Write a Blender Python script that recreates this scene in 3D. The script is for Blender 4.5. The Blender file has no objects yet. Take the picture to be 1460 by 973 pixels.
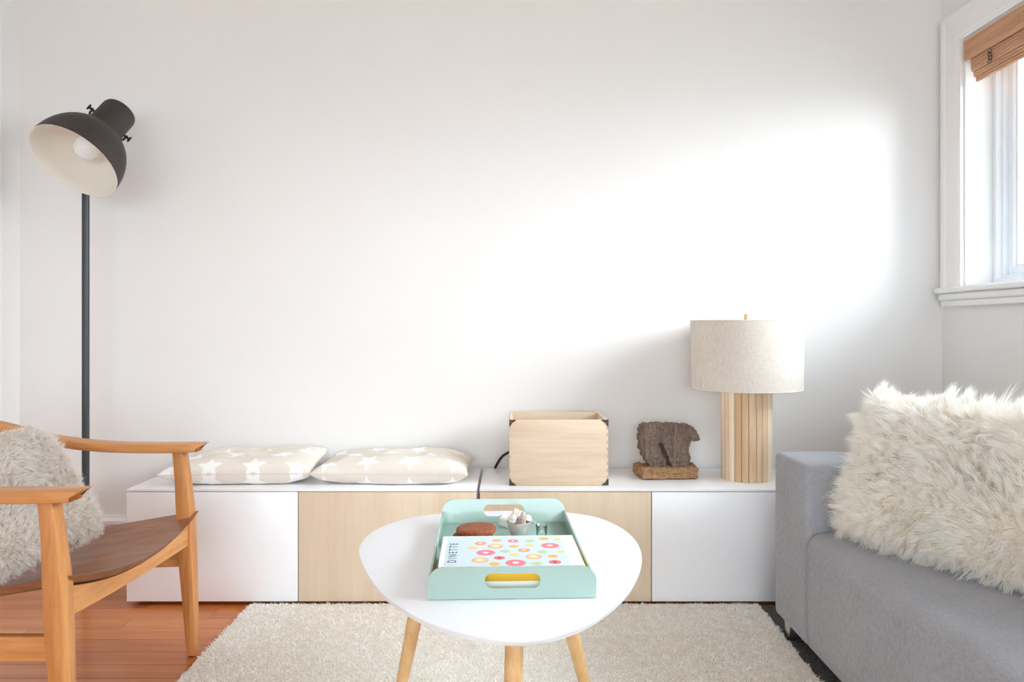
import bpy, bmesh, math, random
import numpy as np
from mathutils import Vector, Matrix

random.seed(7)
RNG = np.random.default_rng(11)
scene = bpy.context.scene
C = scene.collection

# ------------------------------------------------------------------ camera, sky, light, exposure
CAM_Z, F, CX, HZ = 0.96, 1100.0, 730.0, 465.0
cam_d = bpy.data.cameras.new('camera')
cam = bpy.data.objects.new('camera', cam_d)
C.objects.link(cam)
cam.location = (0, 0, CAM_Z)
cam.rotation_euler = (math.pi / 2, 0, 0)
cam_d.sensor_fit = 'HORIZONTAL'
cam_d.sensor_width = 36.0
cam_d.lens = F / 1460.0 * 36.0
cam_d.shift_x = 0.0
cam_d.shift_y = -(486.5 - HZ) / 1460.0
cam_d.clip_start = 0.02
scene.camera = cam

world = bpy.data.worlds.new('world')
scene.world = world
world.use_nodes = True
bg = world.node_tree.nodes['Background']
bg.inputs['Color'].default_value = (0.80, 0.90, 1.0, 1)
# overcast sky (CIE): luminance grows with the sine of the elevation, L = Lz (1 + 2 sin e) / 3
wn, wl = world.node_tree.nodes, world.node_tree.links
w_tc = wn.new('ShaderNodeTexCoord')
w_sx = wn.new('ShaderNodeSeparateXYZ')
w_cl = wn.new('ShaderNodeMath')
w_cl.operation = 'MAXIMUM'
w_cl.inputs[1].default_value = 0.0
w_ma = wn.new('ShaderNodeMath')
w_ma.operation = 'MULTIPLY_ADD'
SKY_ZENITH = 16.0
w_ma.inputs[1].default_value = SKY_ZENITH * 2 / 3
w_ma.inputs[2].default_value = SKY_ZENITH / 3
wl.new(w_tc.outputs['Generated'], w_sx.inputs[0])
wl.new(w_sx.outputs['Z'], w_cl.inputs[0])
wl.new(w_cl.outputs[0], w_ma.inputs[0])
wl.new(w_ma.outputs[0], bg.inputs['Strength'])

# low sun behind thin cloud, outside the right-hand window
sun_d = bpy.data.lights.new('sun', 'SUN')
sun_d.energy = 2.5
sun_d.angle = math.radians(42)
sun_d.color = (1.0, 0.99, 0.98)
sun_o = bpy.data.objects.new('sun', sun_d)
C.objects.link(sun_o)
sun_o.rotation_euler = Vector((-0.82, 0.47, -0.29)).to_track_quat('-Z', 'Y').to_euler()

scene.view_settings.view_transform = 'Standard'
scene.view_settings.look = 'None'
scene.view_settings.gamma = 1.0
scene.view_settings.use_curve_mapping = False
scene.view_settings.exposure = 0.66
scene.cycles.max_bounces = 14
scene.cycles.diffuse_bounces = 8
scene.cycles.transparent_max_bounces = 16
scene.cycles.sample_clamp_indirect = 8.0
scene.cycles.caustics_reflective = False
scene.cycles.caustics_refractive = False

# room extents
XL, XR, YB, YF, ZC = -1.946, 1.70, 3.05, -3.10, 2.75
WY0, WY1, WZ0, WZ1 = 0.45, 2.905, 1.108, 2.037          # right window opening
RX0, RX1, RZ0, RZ1 = -1.75, 1.50, 0.35, 1.95            # opening of the added rear window


def portal(name, loc, rot, sx, sy):
    d = bpy.data.lights.new(name, 'AREA')
    d.shape = 'RECTANGLE'
    d.size, d.size_y = sx, sy
    d.cycles.is_portal = True
    o = bpy.data.objects.new(name, d)
    o.location = loc
    o.rotation_euler = rot
    C.objects.link(o)


portal('window_portal', (XR + 0.19, (WY0 + WY1) / 2, (WZ0 + WZ1) / 2), (0, math.pi / 2, 0), WZ1 - WZ0, WY1 - WY0)
portal('window_portal', ((RX0 + RX1) / 2, YF - 0.19, (RZ0 + RZ1) / 2), (math.pi / 2, 0, 0), RX1 - RX0, RZ1 - RZ0)


# ------------------------------------------------------------------ helpers
def at(px, py, Y):
    return Vector(((px - CX) / F * Y, Y, CAM_Z - (py - HZ) / F * Y))


def on_z(px, py, z):
    Y = (CAM_Z - z) * F / (py - HZ)
    return Vector(((px - CX) / F * Y, Y, z))


def lin(c):
    c = c / 255.0
    return c / 12.92 if c <= 0.04045 else ((c + 0.055) / 1.055) ** 2.4


def rgb(r, g, b):
    return (lin(r), lin(g), lin(b), 1.0)


class NT:
    def __init__(self, m):
        m.use_nodes = True
        self.t = m.node_tree
        self.n = self.t.nodes
        self.b = self.n['Principled BSDF']
        self.out = self.n['Material Output']

    def node(self, kind, **kw):
        n = self.n.new(kind)
        for k, v in kw.items():
            setattr(n, k, v)
        return n

    def link(self, a, b):
        self.t.links.new(a, b)

    def math(self, op, a, b=None, c=None):
        n = self.node('ShaderNodeMath', operation=op)
        for i, v in enumerate((a, b, c)):
            if v is None:
                continue
            if isinstance(v, (int, float)):
                n.inputs[i].default_value = v
            else:
                self.link(v, n.inputs[i])
        return n.outputs[0]

    def coords(self, scale=(1, 1, 1), kind='Object', rot=(0, 0, 0), rand=0.0):
        tc = self.node('ShaderNodeTexCoord')
        mp = self.node('ShaderNodeMapping')
        mp.inputs['Scale'].default_value = scale
        mp.inputs['Rotation'].default_value = rot
        self.link(tc.outputs[kind], mp.inputs['Vector'])
        if rand:
            oi = self.node('ShaderNodeObjectInfo')
            s = self.math('MULTIPLY', oi.outputs['Random'], rand)
            self.link(s, mp.inputs['Location'])
        return mp.outputs['Vector']

    def noise(self, vec, scale, detail=4, rough=0.55, dist=0.0):
        n = self.node('ShaderNodeTexNoise')
        n.inputs['Scale'].default_value = scale
        n.inputs['Detail'].default_value = detail
        n.inputs['Roughness'].default_value = rough
        n.inputs['Distortion'].default_value = dist
        self.link(vec, n.inputs['Vector'])
        return n.outputs['Fac']

    def ramp(self, fac, stops):
        r = self.node('ShaderNodeValToRGB')
        el = r.color_ramp.elements
        while len(el) < len(stops):
            el.new(0.5)
        for e, (p, c) in zip(el, stops):
            e.position = p
            e.color = c
        self.link(fac, r.inputs['Fac'])
        return r.outputs['Color']

    def bump(self, h, strength=0.2, dist=0.01):
        b = self.node('ShaderNodeBump')
        b.inputs['Strength'].default_value = strength
        b.inputs['Distance'].default_value = dist
        self.link(h, b.inputs['Height'])
        self.link(b.outputs['Normal'], self.b.inputs['Normal'])


MATS = {}


def plain(name, col, rough=0.5, metal=0.0, spec=0.5, mottled=0.04, scale=6.0, bump=0.0, bscale=200.0, coat=0.0):
    m = bpy.data.materials.new(name)
    t = NT(m)
    v = t.coords()
    n = t.noise(v, scale)
    lo = tuple(max(0, c * (1 - mottled)) for c in col[:3]) + (1,)
    hi = tuple(min(1, c * (1 + mottled)) for c in col[:3]) + (1,)
    t.link(t.ramp(n, [(0.3, lo), (0.7, hi)]), t.b.inputs['Base Color'])
    t.b.inputs['Roughness'].default_value = rough
    t.b.inputs['Metallic'].default_value = metal
    t.b.inputs['Specular IOR Level'].default_value = spec
    t.b.inputs['Coat Weight'].default_value = coat
    if bump:
        t.bump(t.noise(v, bscale, 3), bump, 0.004)
    MATS[name] = m
    return m


def wood(name, dark, mid, light, axis=0, grain=14.0, rough=0.45, rand=7.0, ring=0.35, tone=0.0, spec=0.4, coat=0.0, bump=0.08):
    """Grain runs along the given axis of the object."""
    m = bpy.data.materials.new(name)
    t = NT(m)
    sc = [grain] * 3
    sc[axis] = grain * 0.07
    v = t.coords(tuple(sc), rand=rand)
    n1 = t.noise(v, 1.0, 6, 0.6, 0.6)
    n2 = t.noise(v, 5.5, 4, 0.7, 0.2)
    mix = t.math('ADD', t.math('MULTIPLY', n1, 1 - ring), t.math('MULTIPLY', n2, ring))
    if tone:
        oi = t.node('ShaderNodeObjectInfo')
        mix = t.math('ADD', mix, t.math('MULTIPLY', t.math('SUBTRACT', oi.outputs['Random'], 0.5), tone))
    t.link(t.ramp(mix, [(0.30, dark), (0.5, mid), (0.70, light)]), t.b.inputs['Base Color'])
    t.b.inputs['Roughness'].default_value = rough
    t.b.inputs['Specular IOR Level'].default_value = spec
    t.b.inputs['Coat Weight'].default_value = coat
    t.b.inputs['Coat Roughness'].default_value = 0.15
    t.bump(n2, bump, 0.002 if bump < 0.2 else 0.006)
    MATS[name] = m
    return m


def fabric(name, col, col2, scale=900.0, rough=0.9, bump=0.25, sheen=0.15, blotch=5.0):
    m = bpy.data.materials.new(name)
    t = NT(m)
    va = t.coords((scale, scale * 0.12, scale * 0.12))
    vb = t.coords((scale * 0.12, scale, scale))
    w = t.math('ADD', t.noise(va, 1.0, 2), t.noise(vb, 1.0, 2))
    w = t.math('MULTIPLY', w, 0.5)
    big = t.noise(t.coords(), blotch, 3)
    f = t.math('ADD', t.math('MULTIPLY', w, 0.8), t.math('MULTIPLY', big, 0.2))
    t.link(t.ramp(f, [(0.32, col2), (0.62, col)]), t.b.inputs['Base Color'])
    t.b.inputs['Roughness'].default_value = rough
    t.b.inputs['Specular IOR Level'].default_value = 0.2
    t.b.inputs['Sheen Weight'].default_value = sheen
    t.bump(w, bump, 0.002)
    MATS[name] = m
    return m


def glass_clear(name, tint=(1, 1, 1, 1), gloss=0.08):
    m = bpy.data.materials.new(name)
    t = NT(m)
    tr = t.node('ShaderNodeBsdfTransparent')
    tr.inputs['Color'].default_value = tint
    gl = t.node('ShaderNodeBsdfGlossy')
    gl.inputs['Roughness'].default_value = 0.02
    fr = t.node('ShaderNodeFresnel')
    fr.inputs['IOR'].default_value = 1.35
    f = t.math('ADD', t.math('MULTIPLY', fr.outputs[0], 0.8), gloss * 0.2)
    mx = t.node('ShaderNodeMixShader')
    t.link(f, mx.inputs[0])
    t.link(tr.outputs[0], mx.inputs[1])
    t.link(gl.outputs[0], mx.inputs[2])
    t.link(mx.outputs[0], t.out.inputs['Surface'])
    MATS[name] = m
    return m


def fur_mat(name, col, root):
    """Hair strands: a little light passes through every strand; roots are yellower than tips (UV v)."""
    m = bpy.data.materials.new(name)
    t = NT(m)
    tc = t.node('ShaderNodeTexCoord')
    sx = t.node('ShaderNodeSeparateXYZ')
    t.link(tc.outputs['UV'], sx.inputs[0])
    c = t.ramp(t.math('ADD', t.math('MULTIPLY', sx.outputs['Y'], 0.75), t.math('MULTIPLY', sx.outputs['X'], 0.25)),
               [(0.0, root), (0.55, col)])
    d = t.node('ShaderNodeBsdfDiffuse')
    tl = t.node('ShaderNodeBsdfTranslucent')
    t.link(c, d.inputs['Color'])
    t.link(c, tl.inputs['Color'])
    mx = t.node('ShaderNodeMixShader')
    mx.inputs[0].default_value = 0.5
    t.link(d.outputs[0], mx.inputs[1])
    t.link(tl.outputs[0], mx.inputs[2])
    t.link(mx.outputs[0], t.out.inputs['Surface'])
    MATS[name] = m
    return m


# ------------------------------------------------------------------ materials
plain('wall_paint', rgb(236, 235, 234), 0.75, mottled=0.012, scale=2.0, bump=0.04, bscale=90)
plain('ceiling_paint', rgb(240, 238, 234), 0.8, mottled=0.01)
plain('trim_paint', rgb(240, 240, 240), 0.35, mottled=0.01)
plain('vinyl_frame', rgb(238, 243, 248), 0.3, mottled=0.01)
plain('outside_ground', rgb(140, 140, 132), 0.9, mottled=0.15, scale=1.0)
plain('white_lacquer', rgb(240, 241, 244), 0.28, mottled=0.008)
plain('white_satin', rgb(240, 243, 248), 0.32, mottled=0.008)
plain('dark_gap', rgb(38, 30, 26), 0.8)
plain('black_rubber', rgb(24, 23, 23), 0.5)
plain('black_metal', rgb(22, 22, 24), 0.4, metal=0.3)
plain('lamp_bronze', rgb(62, 55, 53), 0.55, metal=0.25, mottled=0.12, scale=60, bump=0.05, bscale=400)
plain('lamp_inside', rgb(240, 237, 228), 0.45, mottled=0.01)
plain('pole_grey', rgb(66, 68, 70), 0.4, metal=0.4)
plain('bulb_white', rgb(246, 246, 246), 0.15, mottled=0.005)
plain('chrome', rgb(205, 205, 205), 0.18, metal=1.0, mottled=0.01)
plain('mint', rgb(166, 192, 183), 0.22, mottled=0.01, coat=0.3)
plain('box_white', rgb(244, 245, 246), 0.5, mottled=0.005)
plain('box_blue', rgb(208, 226, 236), 0.5, mottled=0.005)
plain('box_yellow', rgb(232, 178, 40), 0.5, mottled=0.02)
plain('ink', rgb(45, 62, 70), 0.6)
for nm, col in dict(pink=(242, 128, 150), peach=(250, 172, 140), orange=(250, 188, 104), yellow=(240, 214, 140),
                    green=(176, 214, 186), rose=(232, 110, 125), cocoa=(120, 70, 66)).items():
    plain('print_' + nm, rgb(*col), 0.6, mottled=0.1, scale=300)
plain('biscuit_brown', rgb(150, 84, 52), 0.8, mottled=0.3, scale=120, bump=0.5, bscale=260)
plain('biscuit_pink', rgb(238, 100, 130), 0.7)
plain('shell_white', rgb(240, 236, 230), 0.45, mottled=0.08, scale=60)
plain('shell_grey', rgb(190, 172, 160), 0.45, mottled=0.35, scale=90)
plain('tin_grey', rgb(196, 194, 190), 0.35, metal=0.35, mottled=0.12, scale=50)
plain('iron_bracket', rgb(78, 66, 62), 0.45, metal=0.5, mottled=0.15, scale=80)
plain('charcoal_rug', rgb(78, 75, 75), 0.95, mottled=0.75, scale=130, bump=0.6, bscale=160)
plain('rug_base', rgb(224, 217, 207), 0.95, mottled=0.1, scale=80)
fabric('sofa_fabric', rgb(170, 172, 178), rgb(138, 141, 148), 700)
fabric('linen', rgb(230, 223, 214), rgb(204, 195, 184), 420, bump=0.3)
plain('shade_lining', rgb(242, 238, 230), 0.8)
wood('floor_oak', rgb(172, 94, 44), rgb(202, 122, 62), rgb(220, 146, 82), 0, 9, 0.28, tone=0.14, coat=0.25)
wood('teak', rgb(168, 104, 54), rgb(203, 140, 82), rgb(224, 168, 110), 0, 16, 0.38)
wood('teak_leg', rgb(160, 98, 50), rgb(200, 136, 78), rgb(224, 168, 108), 2, 16, 0.38)
wood('teak_rail', rgb(166, 102, 52), rgb(204, 142, 84), rgb(228, 174, 116), 1, 16, 0.38)
wood('walnut_seat', rgb(104, 62, 40), rgb(148, 98, 68), rgb(182, 132, 98), 0, 12, 0.42)
wood('birch_door', rgb(212, 190, 162), rgb(223, 204, 179), rgb(230, 214, 192), 2, 10, 0.5)
wood('beech_leg', rgb(196, 146, 92), rgb(222, 178, 124), rgb(234, 196, 146), 2, 18, 0.45)
wood('crate_pine', rgb(204, 178, 150), rgb(224, 203, 178), rgb(234, 216, 194), 0, 16, 0.6)
wood('crate_pine_side', rgb(204, 178, 150), rgb(224, 203, 178), rgb(234, 216, 194), 1, 16, 0.6)
wood('crate_end_grain', rgb(186, 156, 126), rgb(208, 182, 152), rgb(216, 194, 166), 0, 30, 0.7)
wood('stave_wood', rgb(208, 174, 136), rgb(230, 206, 174), rgb(242, 225, 200), 2, 14, 0.5, tone=0.55)
wood('old_wood', rgb(72, 58, 50), rgb(130, 112, 101), rgb(170, 152, 138), 2, 45, 0.95, ring=0.6, spec=0.1, bump=0.5)
wood('bark_wood', rgb(104, 68, 44), rgb(178, 138, 102), rgb(214, 182, 146), 0, 60, 0.95, ring=0.6, spec=0.1, bump=0.9)
wood('bamboo', rgb(174, 126, 94), rgb(202, 156, 122), rgb(218, 178, 146), 1, 40, 0.6)
glass_clear('window_glass', (0.97, 0.985, 0.98, 1))
glass_clear('clear_glass', (0.96, 0.985, 0.98, 1), 0.3)
fur_mat('fur_cream', rgb(255, 254, 251), rgb(255, 250, 240))
fur_mat('fur_grey', rgb(244, 240, 235), rgb(206, 194, 182))
fur_mat('rug_wool', rgb(250, 248, 244), rgb(230, 226, 221))
plain('hide_cream', rgb(250, 240, 222), 0.9)
plain('hide_grey', rgb(216, 205, 194), 0.9)


def star_fabric():
    m = bpy.data.materials.new('star_cotton')
    t = NT(m)
    tc = t.node('ShaderNodeTexCoord')
    sx = t.node('ShaderNodeSeparateXYZ')
    t.link(tc.outputs['UV'], sx.inputs[0])
    cw, ch = 0.150, 0.100                                     # metres between stars
    v = t.math('DIVIDE', sx.outputs['Y'], ch)
    row = t.math('FLOOR', v)
    odd = t.math('MULTIPLY', t.math('MODULO', t.math('ABSOLUTE', row), 2.0), 0.5)
    u = t.math('ADD', t.math('DIVIDE', sx.outputs['X'], cw), odd)
    fx = t.math('MULTIPLY', t.math('SUBTRACT', t.math('FRACT', u), 0.5), cw)
    fy = t.math('MULTIPLY', t.math('SUBTRACT', t.math('FRACT', v), 0.5), ch)
    # five-pointed star: fold the angle into one half arm, then one straight edge
    ang = t.math('ARCTAN2', fx, fy)
    k = 2 * math.pi / 5
    fold = t.math('ABSOLUTE', t.math('SUBTRACT', t.math('FLOORED_MODULO', t.math('ADD', ang, k / 2), k), k / 2))
    r = t.math('SQRT', t.math('ADD', t.math('MULTIPLY', fx, fx), t.math('MULTIPLY', fy, fy)))
    qx = t.math('MULTIPLY', r, t.math('COSINE', fold))
    qy = t.math('MULTIPLY', r, t.math('SINE', fold))
    R, ri = 0.047, 0.0205
    ax, ay, bx, by = R, 0.0, ri * math.cos(k / 2), ri * math.sin(k / 2)
    nx, ny = (by - ay), -(bx - ax)
    L = math.hypot(nx, ny)
    nx, ny = nx / L, ny / L
    off = nx * ax + ny * ay
    d = t.math('SUBTRACT', t.math('ADD', t.math('MULTIPLY', qx, nx), t.math('MULTIPLY', qy, ny)), off)
    f = t.math('MULTIPLY_ADD', d, 900.0, 0.5)
    va = t.noise(t.coords((600, 80, 80)), 1.0, 2)
    vb = t.noise(t.coords((80, 600, 600)), 1.0, 2)
    w = t.math('MULTIPLY', t.math('ADD', va, vb), 0.5)
    col = t.ramp(f, [(0.0, rgb(248, 247, 246)), (1.0, rgb(230, 223, 213))])
    mix = t.node('ShaderNodeMixRGB', blend_type='MULTIPLY')
    mix.inputs[0].default_value = 0.35
    t.link(col, mix.inputs[1])
    t.link(t.ramp(w, [(0.35, (0.86, 0.85, 0.84, 1)), (0.6, (1, 1, 1, 1))]), mix.inputs[2])
    t.link(mix.outputs[0], t.b.inputs['Base Color'])
    t.b.inputs['Roughness'].default_value = 0.9
    t.b.inputs['Specular IOR Level'].default_value = 0.2
    t.bump(w, 0.2, 0.002)
    MATS['star_cotton'] = m


star_fabric()


# ------------------------------------------------------------------ mesh helpers
def add_box(bm, x0, x1, y0, y1, z0, z1, bevel=0.0, seg=2):
    vs = [bm.verts.new(p) for p in ((x0, y0, z0), (x1, y0, z0), (x1, y1, z0), (x0, y1, z0),
                                    (x0, y0, z1), (x1, y0, z1), (x1, y1, z1), (x0, y1, z1))]
    fs = [bm.faces.new([vs[i] for i in q]) for q in
          ((0, 3, 2, 1), (4, 5, 6, 7), (0, 1, 5, 4), (1, 2, 6, 5), (2, 3, 7, 6), (3, 0, 4, 7))]
    if bevel:
        es = list({e for f in fs for e in f.edges})
        bmesh.ops.bevel(bm, geom=es, offset=bevel, segments=seg, profile=0.5, affect='EDGES', clamp_overlap=True)


def box_bm(*a, **k):
    bm = bmesh.new()
    add_box(bm, *a, **k)
    return bm


def add_tube(bm, pts, r, n=16, caps=True):
    pts = [Vector(p) for p in pts]
    rs = r if isinstance(r, (list, tuple)) else [r] * len(pts)
    rings = []
    up = None
    for i, p in enumerate(pts):
        d = (pts[min(i + 1, len(pts) - 1)] - pts[max(i - 1, 0)]).normalized()
        if up is None:
            up = Vector((0, 0, 1)) if abs(d.z) < 0.9 else Vector((1, 0, 0))
        s = d.cross(up).normalized()
        up = s.cross(d).normalized()
        rings.append([bm.verts.new(p + (s * math.cos(a) + up * math.sin(a)) * rs[i])
                      for a in [2 * math.pi * k / n for k in range(n)]])
    for a, b in zip(rings, rings[1:]):
        for k in range(n):
            bm.faces.new((a[k], a[(k + 1) % n], b[(k + 1) % n], b[k]))
    if caps:
        bm.faces.new(rings[0][::-1])
        bm.faces.new(rings[-1])


def add_lathe(bm, prof, n=48, M=None, closed=False):
    """prof: list of (r, z); rotates about z; M places it."""
    M = M or Matrix.Identity(4)
    rings = []
    for r, z in prof:
        if r < 1e-6:
            rings.append([bm.verts.new(M @ Vector((0, 0, z)))])
        else:
            rings.append([bm.verts.new(M @ Vector((r * math.cos(2 * math.pi * k / n), r * math.sin(2 * math.pi * k / n), z)))
                          for k in range(n)])
    seq = list(zip(rings, rings[1:]))
    if closed:
        seq.append((rings[-1], rings[0]))
    for a, b in seq:
        for k in range(n):
            k2 = (k + 1) % n
            if len(a) == 1 and len(b) == 1:
                continue
            if len(a) == 1:
                bm.faces.new((a[0], b[k2], b[k]))
            elif len(b) == 1:
                bm.faces.new((a[k], a[k2], b[0]))
            else:
                bm.faces.new((a[k], a[k2], b[k2], b[k]))


def add_prism(bm, poly, thick, M=None):
    """poly in local xy, extruded from z=0 to z=thick."""
    M = M or Matrix.Identity(4)
    a = [bm.verts.new(M @ Vector((x, y, 0))) for x, y in poly]
    b = [bm.verts.new(M @ Vector((x, y, thick))) for x, y in poly]
    bm.faces.new(a[::-1])
    bm.faces.new(b)
    n = len(poly)
    for i in range(n):
        bm.faces.new((a[i], a[(i + 1) % n], b[(i + 1) % n], b[i]))


def add_loft(bm, secs):
    """secs: list of rings (lists of points), capped."""
    rings = [[bm.verts.new(p) for p in s] for s in secs]
    n = len(rings[0])
    for a, b in zip(rings, rings[1:]):
        for k in range(n):
            bm.faces.new((a[k], a[(k + 1) % n], b[(k + 1) % n], b[k]))
    bm.faces.new(rings[0][::-1])
    bm.faces.new(rings[-1])


def rrect(hx, hy, r, n=3):
    out = []
    for cx_, cy_, a0 in ((hx - r, hy - r, 0), (-hx + r, hy - r, 90), (-hx + r, -hy + r, 180), (hx - r, -hy + r, 270)):
        for k in range(n + 1):
            a = math.radians(a0 + 90 * k / n)
            out.append((cx_ + r * math.cos(a), cy_ + r * math.sin(a)))
    return out


def spline(pts, n, closed=False):
    """Catmull-Rom through pts (any dimension)."""
    P = [np.array(p, float) for p in pts]
    m = len(P)
    out = []
    segs = m if closed else m - 1
    for i in range(segs):
        if closed:
            p0, p1, p2, p3 = P[(i - 1) % m], P[i], P[(i + 1) % m], P[(i + 2) % m]
        else:
            p0, p1, p2, p3 = P[max(i - 1, 0)], P[i], P[i + 1], P[min(i + 2, m - 1)]
        for k in range(n):
            t = k / n
            out.append(0.5 * ((2 * p1) + (-p0 + p2) * t + (2 * p0 - 5 * p1 + 4 * p2 - p3) * t * t
                              + (-p0 + 3 * p1 - 3 * p2 + p3) * t ** 3))
    if not closed:
        out.append(P[-1])
    return out


def obj(name, bm, mat, parent=None, smooth=None, mats=None):
    """Link the bmesh as one mesh object; smooth = auto-smooth angle in degrees."""
    bmesh.ops.recalc_face_normals(bm, faces=bm.faces)
    me = bpy.data.meshes.new(name)
    if smooth is not None:
        lim = math.radians(smooth)
        for f in bm.faces:
            f.smooth = True
        for e in bm.edges:
            if len(e.link_faces) == 2 and e.calc_face_angle(0) > lim:
                e.smooth = False
    bm.to_mesh(me)
    bm.free()
    for mm in (mats or [mat]):
        me.materials.append(MATS[mm])
    o = bpy.data.objects.new(name, me)
    C.objects.link(o)
    if parent is not None:
        o.parent = parent
    return o


def tag(o, label, cat, group=None):
    o['label'] = label
    o['category'] = cat
    if group:
        o['group'] = group
    return o


def thing(name, label, cat, loc=(0, 0, 0), rotz=0.0, group=None):
    o = bpy.data.objects.new(name, None)
    o.empty_display_size = 0.05
    C.objects.link(o)
    o.location = loc
    o.rotation_euler = (0, 0, rotz)
    return tag(o, label, cat, group)


def struct(name, bm, mat, parent=None, smooth=None, label=None):
    o = obj(name, bm, mat, parent, smooth)
    if parent is None:
        o['kind'] = 'structure'
    if label:
        o['label'] = label
    return o


def center_origin(o, p):
    """Move a mesh object's origin to p (world, no parent rotation)."""
    o.data.transform(Matrix.Translation(-Vector(p)))
    o.location = Vector(p)


# ------------------------------------------------------------------ the room
floor = struct('floor', box_bm(XL - 0.15, XR + 0.15, YF - 0.15, YB + 0.15, -0.12, -0.013), 'dark_gap',
               label='honey-brown hardwood strip floor')
W_PL, G_PL = 0.0865, 0.0013
total = XR - XL
pats = [(0.42, 1.30, total - 1.72), (0.95, 1.15, total - 2.10), (1.42, 1.24, total - 2.66), (0.70, 1.50, total - 2.20), (1.18, 0.86, total - 2.04)]
plank_mesh = {}
nrows = int(math.ceil((YB - YF) / W_PL))
for r in range(nrows):
    x = XL
    y0 = YB - (r + 1) * W_PL
    for L in pats[(r * 2 + r // 5) % 5]:
        key = round(L, 4)
        if key not in plank_mesh:
            bm = bmesh.new()
            add_box(bm, G_PL / 2, L - G_PL / 2, G_PL / 2, W_PL - G_PL / 2, -0.013, 0.0, bevel=0.0006, seg=1)
            o = obj('plank', bm, 'floor_oak', floor)
            plank_mesh[key] = o.data
        else:
            o = bpy.data.objects.new('plank', plank_mesh[key])
            C.objects.link(o)
            o.parent = floor
        o.location = (x, y0, 0)
        x += L

struct('wall_back', box_bm(XL - 0.15, XR + 0.15, YB, YB + 0.15, -0.12, ZC + 0.1), 'wall_paint', label='plain off-white wall behind the low cabinets')
struct('wall_left', box_bm(XL - 0.15, XL, YF - 0.15, YB, -0.12, ZC + 0.1), 'wall_paint', label='white wall at the left edge')
struct('ceiling', box_bm(XL, XR, YF, YB, ZC, ZC + 0.1), 'ceiling_paint')


def wall_with_hole(name, axis, c0, c1, a0, a1, z0, z1, ha0, ha1, hz0, hz1, label):
    bm = bmesh.new()
    for (p0, p1, q0, q1) in ((a0, ha0, z0, z1), (ha1, a1, z0, z1), (ha0, ha1, z0, hz0), (ha0, ha1, hz1, z1)):
        if axis == 'x':
            add_box(bm, c0, c1, p0, p1, q0, q1)
        else:
            add_box(bm, p0, p1, c0, c1, q0, q1)
    return struct(name, bm, 'wall_paint', label=label)


wall_with_hole('wall_right', 'x', XR, XR + 0.22, YF - 0.15, YB, -0.12, ZC + 0.1, WY0, WY1, WZ0, WZ1, 'white wall with the window above the sofa')
wall_with_hole('wall_front', 'y', YF - 0.22, YF, XL, XR, -0.12, ZC + 0.1, RX0, RX1, RZ0, RZ1, 'white wall behind the viewer')


def baseboard(name, M, L):
    prof = [(0, 0), (0.016, 0), (0.016, 0.150), (0.012, 0.158), (0.012, 0.172), (0.018, 0.180), (0.018, 0.192), (0.010, 0.203), (0.006, 0.213), (0, 0.213)]
    bm = bmesh.new()
    add_prism(bm, prof, L, M)
    return struct(name, bm, 'trim_paint')


# profile x -> out of the wall, profile y -> up, extrusion -> along the wall
baseboard('baseboard_back', Matrix(((0, 0, 1, XL), (-1, 0, 0, YB), (0, 1, 0, 0), (0, 0, 0, 1))), XR - XL)
baseboard('baseboard_left', Matrix(((1, 0, 0, XL), (0, 0, 1, YF), (0, 1, 0, 0), (0, 0, 0, 1))), YB - YF - 0.02)
baseboard('baseboard_right', Matrix(((-1, 0, 0, XR), (0, 0, 1, YF), (0, 1, 0, 0), (0, 0, 0, 1))), YB - YF - 0.02)

# doorway casing on the left wall
bm = bmesh.new()
for y0, y1, z0, z1 in ((2.80, 2.915, 0, 2.12), (1.885, 2.00, 0, 2.12), (2.00, 2.80, 2.02, 2.12)):
    add_box(bm, XL, XL + 0.020, y0, y1, z0, z1, bevel=0.004)
    add_box(bm, XL, XL + 0.028, y0 if y0 > 2.5 else y0, y1, z1 - 0.02 if z0 else z0, z1, bevel=0.004) if z0 else None
struct('trim_1', bm, 'trim_paint', label='white door casing on the left wall')
door = struct('door_1', box_bm(XL - 0.004, XL + 0.006, 2.00, 2.80, 0.005, 2.02), 'trim_paint', label='white door in the left wall')
for z0, z1 in ((0.25, 0.95), (1.08, 1.86)):
    for y0, y1 in ((2.10, 2.36), (2.44, 2.70)):
        obj('door_panel', box_bm(XL + 0.004, XL + 0.012, y0, y1, z0, z1, bevel=0.004), 'trim_paint', door)

# right window: jamb liner, vinyl frame, sash, pane
win = struct('window_1', box_bm(XR + 0.002, XR + 0.20, WY1 - 0.002, WY1 + 0.012, WZ0, WZ1), 'trim_paint', label='white framed window above the sofa')


def frame_ring(bm, x0, x1, y0, y1, z0, z1, w, bevel=0.004):
    add_box(bm, x0, x1, y0, y0 + w, z0, z1, bevel=bevel)
    add_box(bm, x0, x1, y1 - w, y1, z0, z1, bevel=bevel)
    add_box(bm, x0, x1, y0 + w, y1 - w, z0, z0 + w, bevel=bevel)
    add_box(bm, x0, x1, y0 + w, y1 - w, z1 - w, z1, bevel=bevel)


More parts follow.
